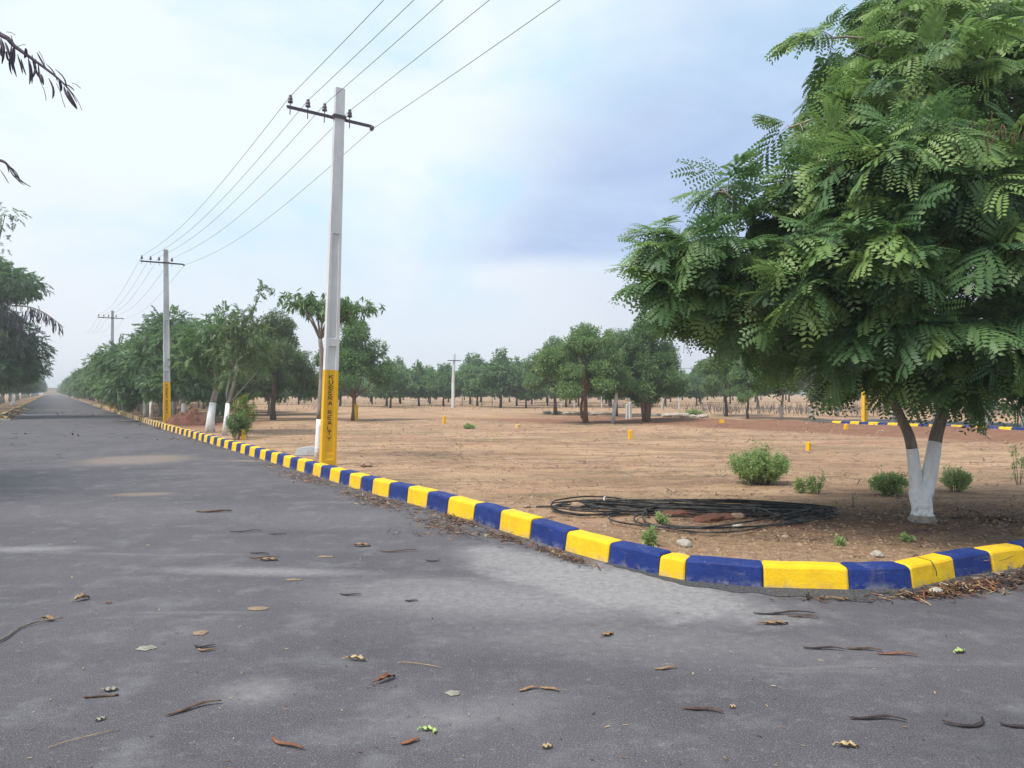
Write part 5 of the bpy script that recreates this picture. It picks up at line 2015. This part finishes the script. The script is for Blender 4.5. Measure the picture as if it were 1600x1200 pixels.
# darker worn edge of the road along the bend
wd = {7: .03, 6: .06, 5: .13, 4: .2, 3: .36, 2: .16, 1: .05, 0: .02}
inn, out = [], []
for j in range(7, -1, -1):
    p, n_ = Vector(bounds[N_RIGHT + j]), kn[N_RIGHT + j]
    inn.append(p + n_ * .02)
    out.append(p - n_ * wd[j])
for _ in range(3):
    inn = sum([[a_, (a_ + b_) / 2] for a_, b_ in zip(inn, inn[1:])], []) + [inn[-1]]
    out = sum([[a_, (a_ + b_) / 2 + Vector((random.gauss(0, .022), random.gauss(0, .022)))] for a_, b_ in zip(out, out[1:])], []) + [out[-1]]
mb = MB()
m_ = len(inn)
mb.add([(p.x, p.y, .005) for p in inn] + [(p.x, p.y, .004) for p in out], [(i, i + 1, m_ + i + 1, m_ + i) for i in range(m_ - 1)])
tag(link('road_edge', mb.mesh('road_edge', MAT['asphalt_dark'])), 'darker patched road edge along the bend', kind='structure')

# dry scrub beyond the plot
V, Q = [], []
for i in range(3600):
    if i % 3:
        x, y = random.uniform(13, 45), random.uniform(44, 66)
        if (Vector((x, y)) - (SK_A + side * 3.2)).dot(side) < 4:
            continue
    else:
        x, y = random.uniform(-30, 26), random.uniform(56, 110)
    h_, w_ = random.uniform(.2, .8) * (1 if i % 3 else .55), random.uniform(.015, .04)
    a = random.random() * 6.28
    dx, dy = w_ * math.cos(a), w_ * math.sin(a)
    lx, ly = random.gauss(0, .12), random.gauss(0, .12)
    o = len(V)
    V += [(x - dx, y - dy, 0), (x + dx, y + dy, 0), (x + lx + dx * .3, y + ly + dy * .3, h_), (x + lx - dx * .3, y + ly - dy * .3, h_)]
    Q.append((o, o + 1, o + 2, o + 3))
me = bpy.data.meshes.new('dry_scrub')
me.from_pydata(V, [], Q)
me.materials.append(MAT['dead'])
tag(link('dry_scrub', me), 'grey dry scrub and stalks standing beyond the plot', kind='stuff')

# ------------------------------------------------------------------ air
mb = MB()
mb.box((0, 265, -1.1), 1190, 660, 13.1)
hz = bpy.data.materials.new('haze')
hz.use_nodes = True
nt = hz.node_tree
nt.nodes.remove(nt.nodes['Principled BSDF'])
pv = nt.nodes.new('ShaderNodeVolumePrincipled')
pv.inputs['Color'].default_value = (.93, .96, 1, 1)
pv.inputs['Density'].default_value = .0014
pv.inputs['Anisotropy'].default_value = .2
nt.links.new(pv.outputs[0], nt.nodes['Material Output'].inputs['Volume'])
tag(link('haze', mb.mesh('haze', hz)), kind='stuff')

# ------------------------------------------------------------------ sky and sun
SUN_EL, SUN_AZ = R(58), R(-125)                  # azimuth from +Y towards +X: behind the camera, to the left
sd = Vector((math.sin(SUN_AZ) * math.cos(SUN_EL), math.cos(SUN_AZ) * math.cos(SUN_EL), math.sin(SUN_EL)))
sun_d = bpy.data.lights.new('sun', 'SUN')
sun_d.energy = 2.5
sun_d.angle = R(22)
sun_d.color = (1, .95, .87)
sun = bpy.data.objects.new('sun', sun_d)
COL.objects.link(sun)
sun.rotation_euler = (-sd).to_track_quat('-Z', 'Y').to_euler()
sun.location = (0, 0, 60)

w = bpy.data.worlds.new('World')
S.world = w
w.use_nodes = True
g = NT(w.node_tree)
bg = w.node_tree.nodes['Background']
sky = g.n('ShaderNodeTexSky', sky_type='NISHITA')
sky.sun_disc = False
sky.sun_elevation = SUN_EL
sky.sun_rotation = SUN_AZ
sky.dust_density = 3
dirv = g.n('ShaderNodeTexCoord').outputs['Generated']
sx = g.n('ShaderNodeSeparateXYZ')
g.l(dirv, sx.inputs[0])
az = g.math('ARCTAN2', sx.outputs[0], sx.outputs[1])
el = g.math('ARCSINE', sx.outputs[2])
n1 = g.noise(g.mapping(dirv, (1, 1, 1.8), 0, (.3, .1, .2)), 2.2, 6, .55, .35)
n2 = g.noise(g.mapping(dirv, (1, 1, 2.6), 0, (2.1, .7, 1.2)), 3.6, 6, .6, .5)
K = 6.65


def kc(c):
    return tuple(v * K for v in c)


blue = kc((.56, .79, .93))
white = kc((.84, .92, .96))
c = g.mix(g.smooth(n1, .38, .6), blue, white)
# paler, greyer band towards the horizon
c = g.mix(g.smooth(g.math('ADD', el, g.math('MULTIPLY', g.math('SUBTRACT', n2, .5), .2)), .3, .04, 0, .85), c, kc((.78, .81, .89)))
# rain cloud on the right: a blue-grey bank with a flat foot
azn = g.math('ADD', az, g.math('MULTIPLY', g.math('SUBTRACT', n1, .5), .35))
eln = g.math('ADD', el, g.math('MULTIPLY', g.math('SUBTRACT', n2, .5), .06))
edge = g.math('SUBTRACT', azn, g.math('MULTIPLY', g.math('SUBTRACT', el, .25), .75))
storm = g.math('MULTIPLY', g.smooth(edge, -.12, .13), g.smooth(eln, .155, .185))
storm = g.math('MULTIPLY', storm, g.smooth(az, 1.7, 1.0))
storm = g.math('MULTIPLY', storm, g.smooth(el, .6, .24, .25, 1))
c = g.mix(g.math('MULTIPLY', storm, .95), c, g.mix(g.smooth(n2, .35, .65), kc((.4, .51, .76)), kc((.51, .63, .86))))
low = g.math('MULTIPLY', g.smooth(azn, -.1, .25), g.smooth(eln, .18, .15))
c = g.mix(g.math('MULTIPLY', low, .75), c, kc((.64, .68, .8)))
c = g.mix(.9, sky.outputs[0], c)
g.l(c, bg.inputs['Color'])
bg.inputs['Strength'].default_value = .1

# ------------------------------------------------------------------ output
S.view_settings.view_transform = 'Standard'
S.view_settings.look = 'None'
S.view_settings.exposure = 0.8
S.view_settings.gamma = 1.0
S.render.engine = 'CYCLES'
S.cycles.max_bounces = 6
S.cycles.diffuse_bounces = 3
S.cycles.transmission_bounces = 3
S.cycles.volume_bounces = 0
S.cycles.use_denoising = True
S.cycles.denoiser = 'OPENIMAGEDENOISE'
S.render.film_transparent = False
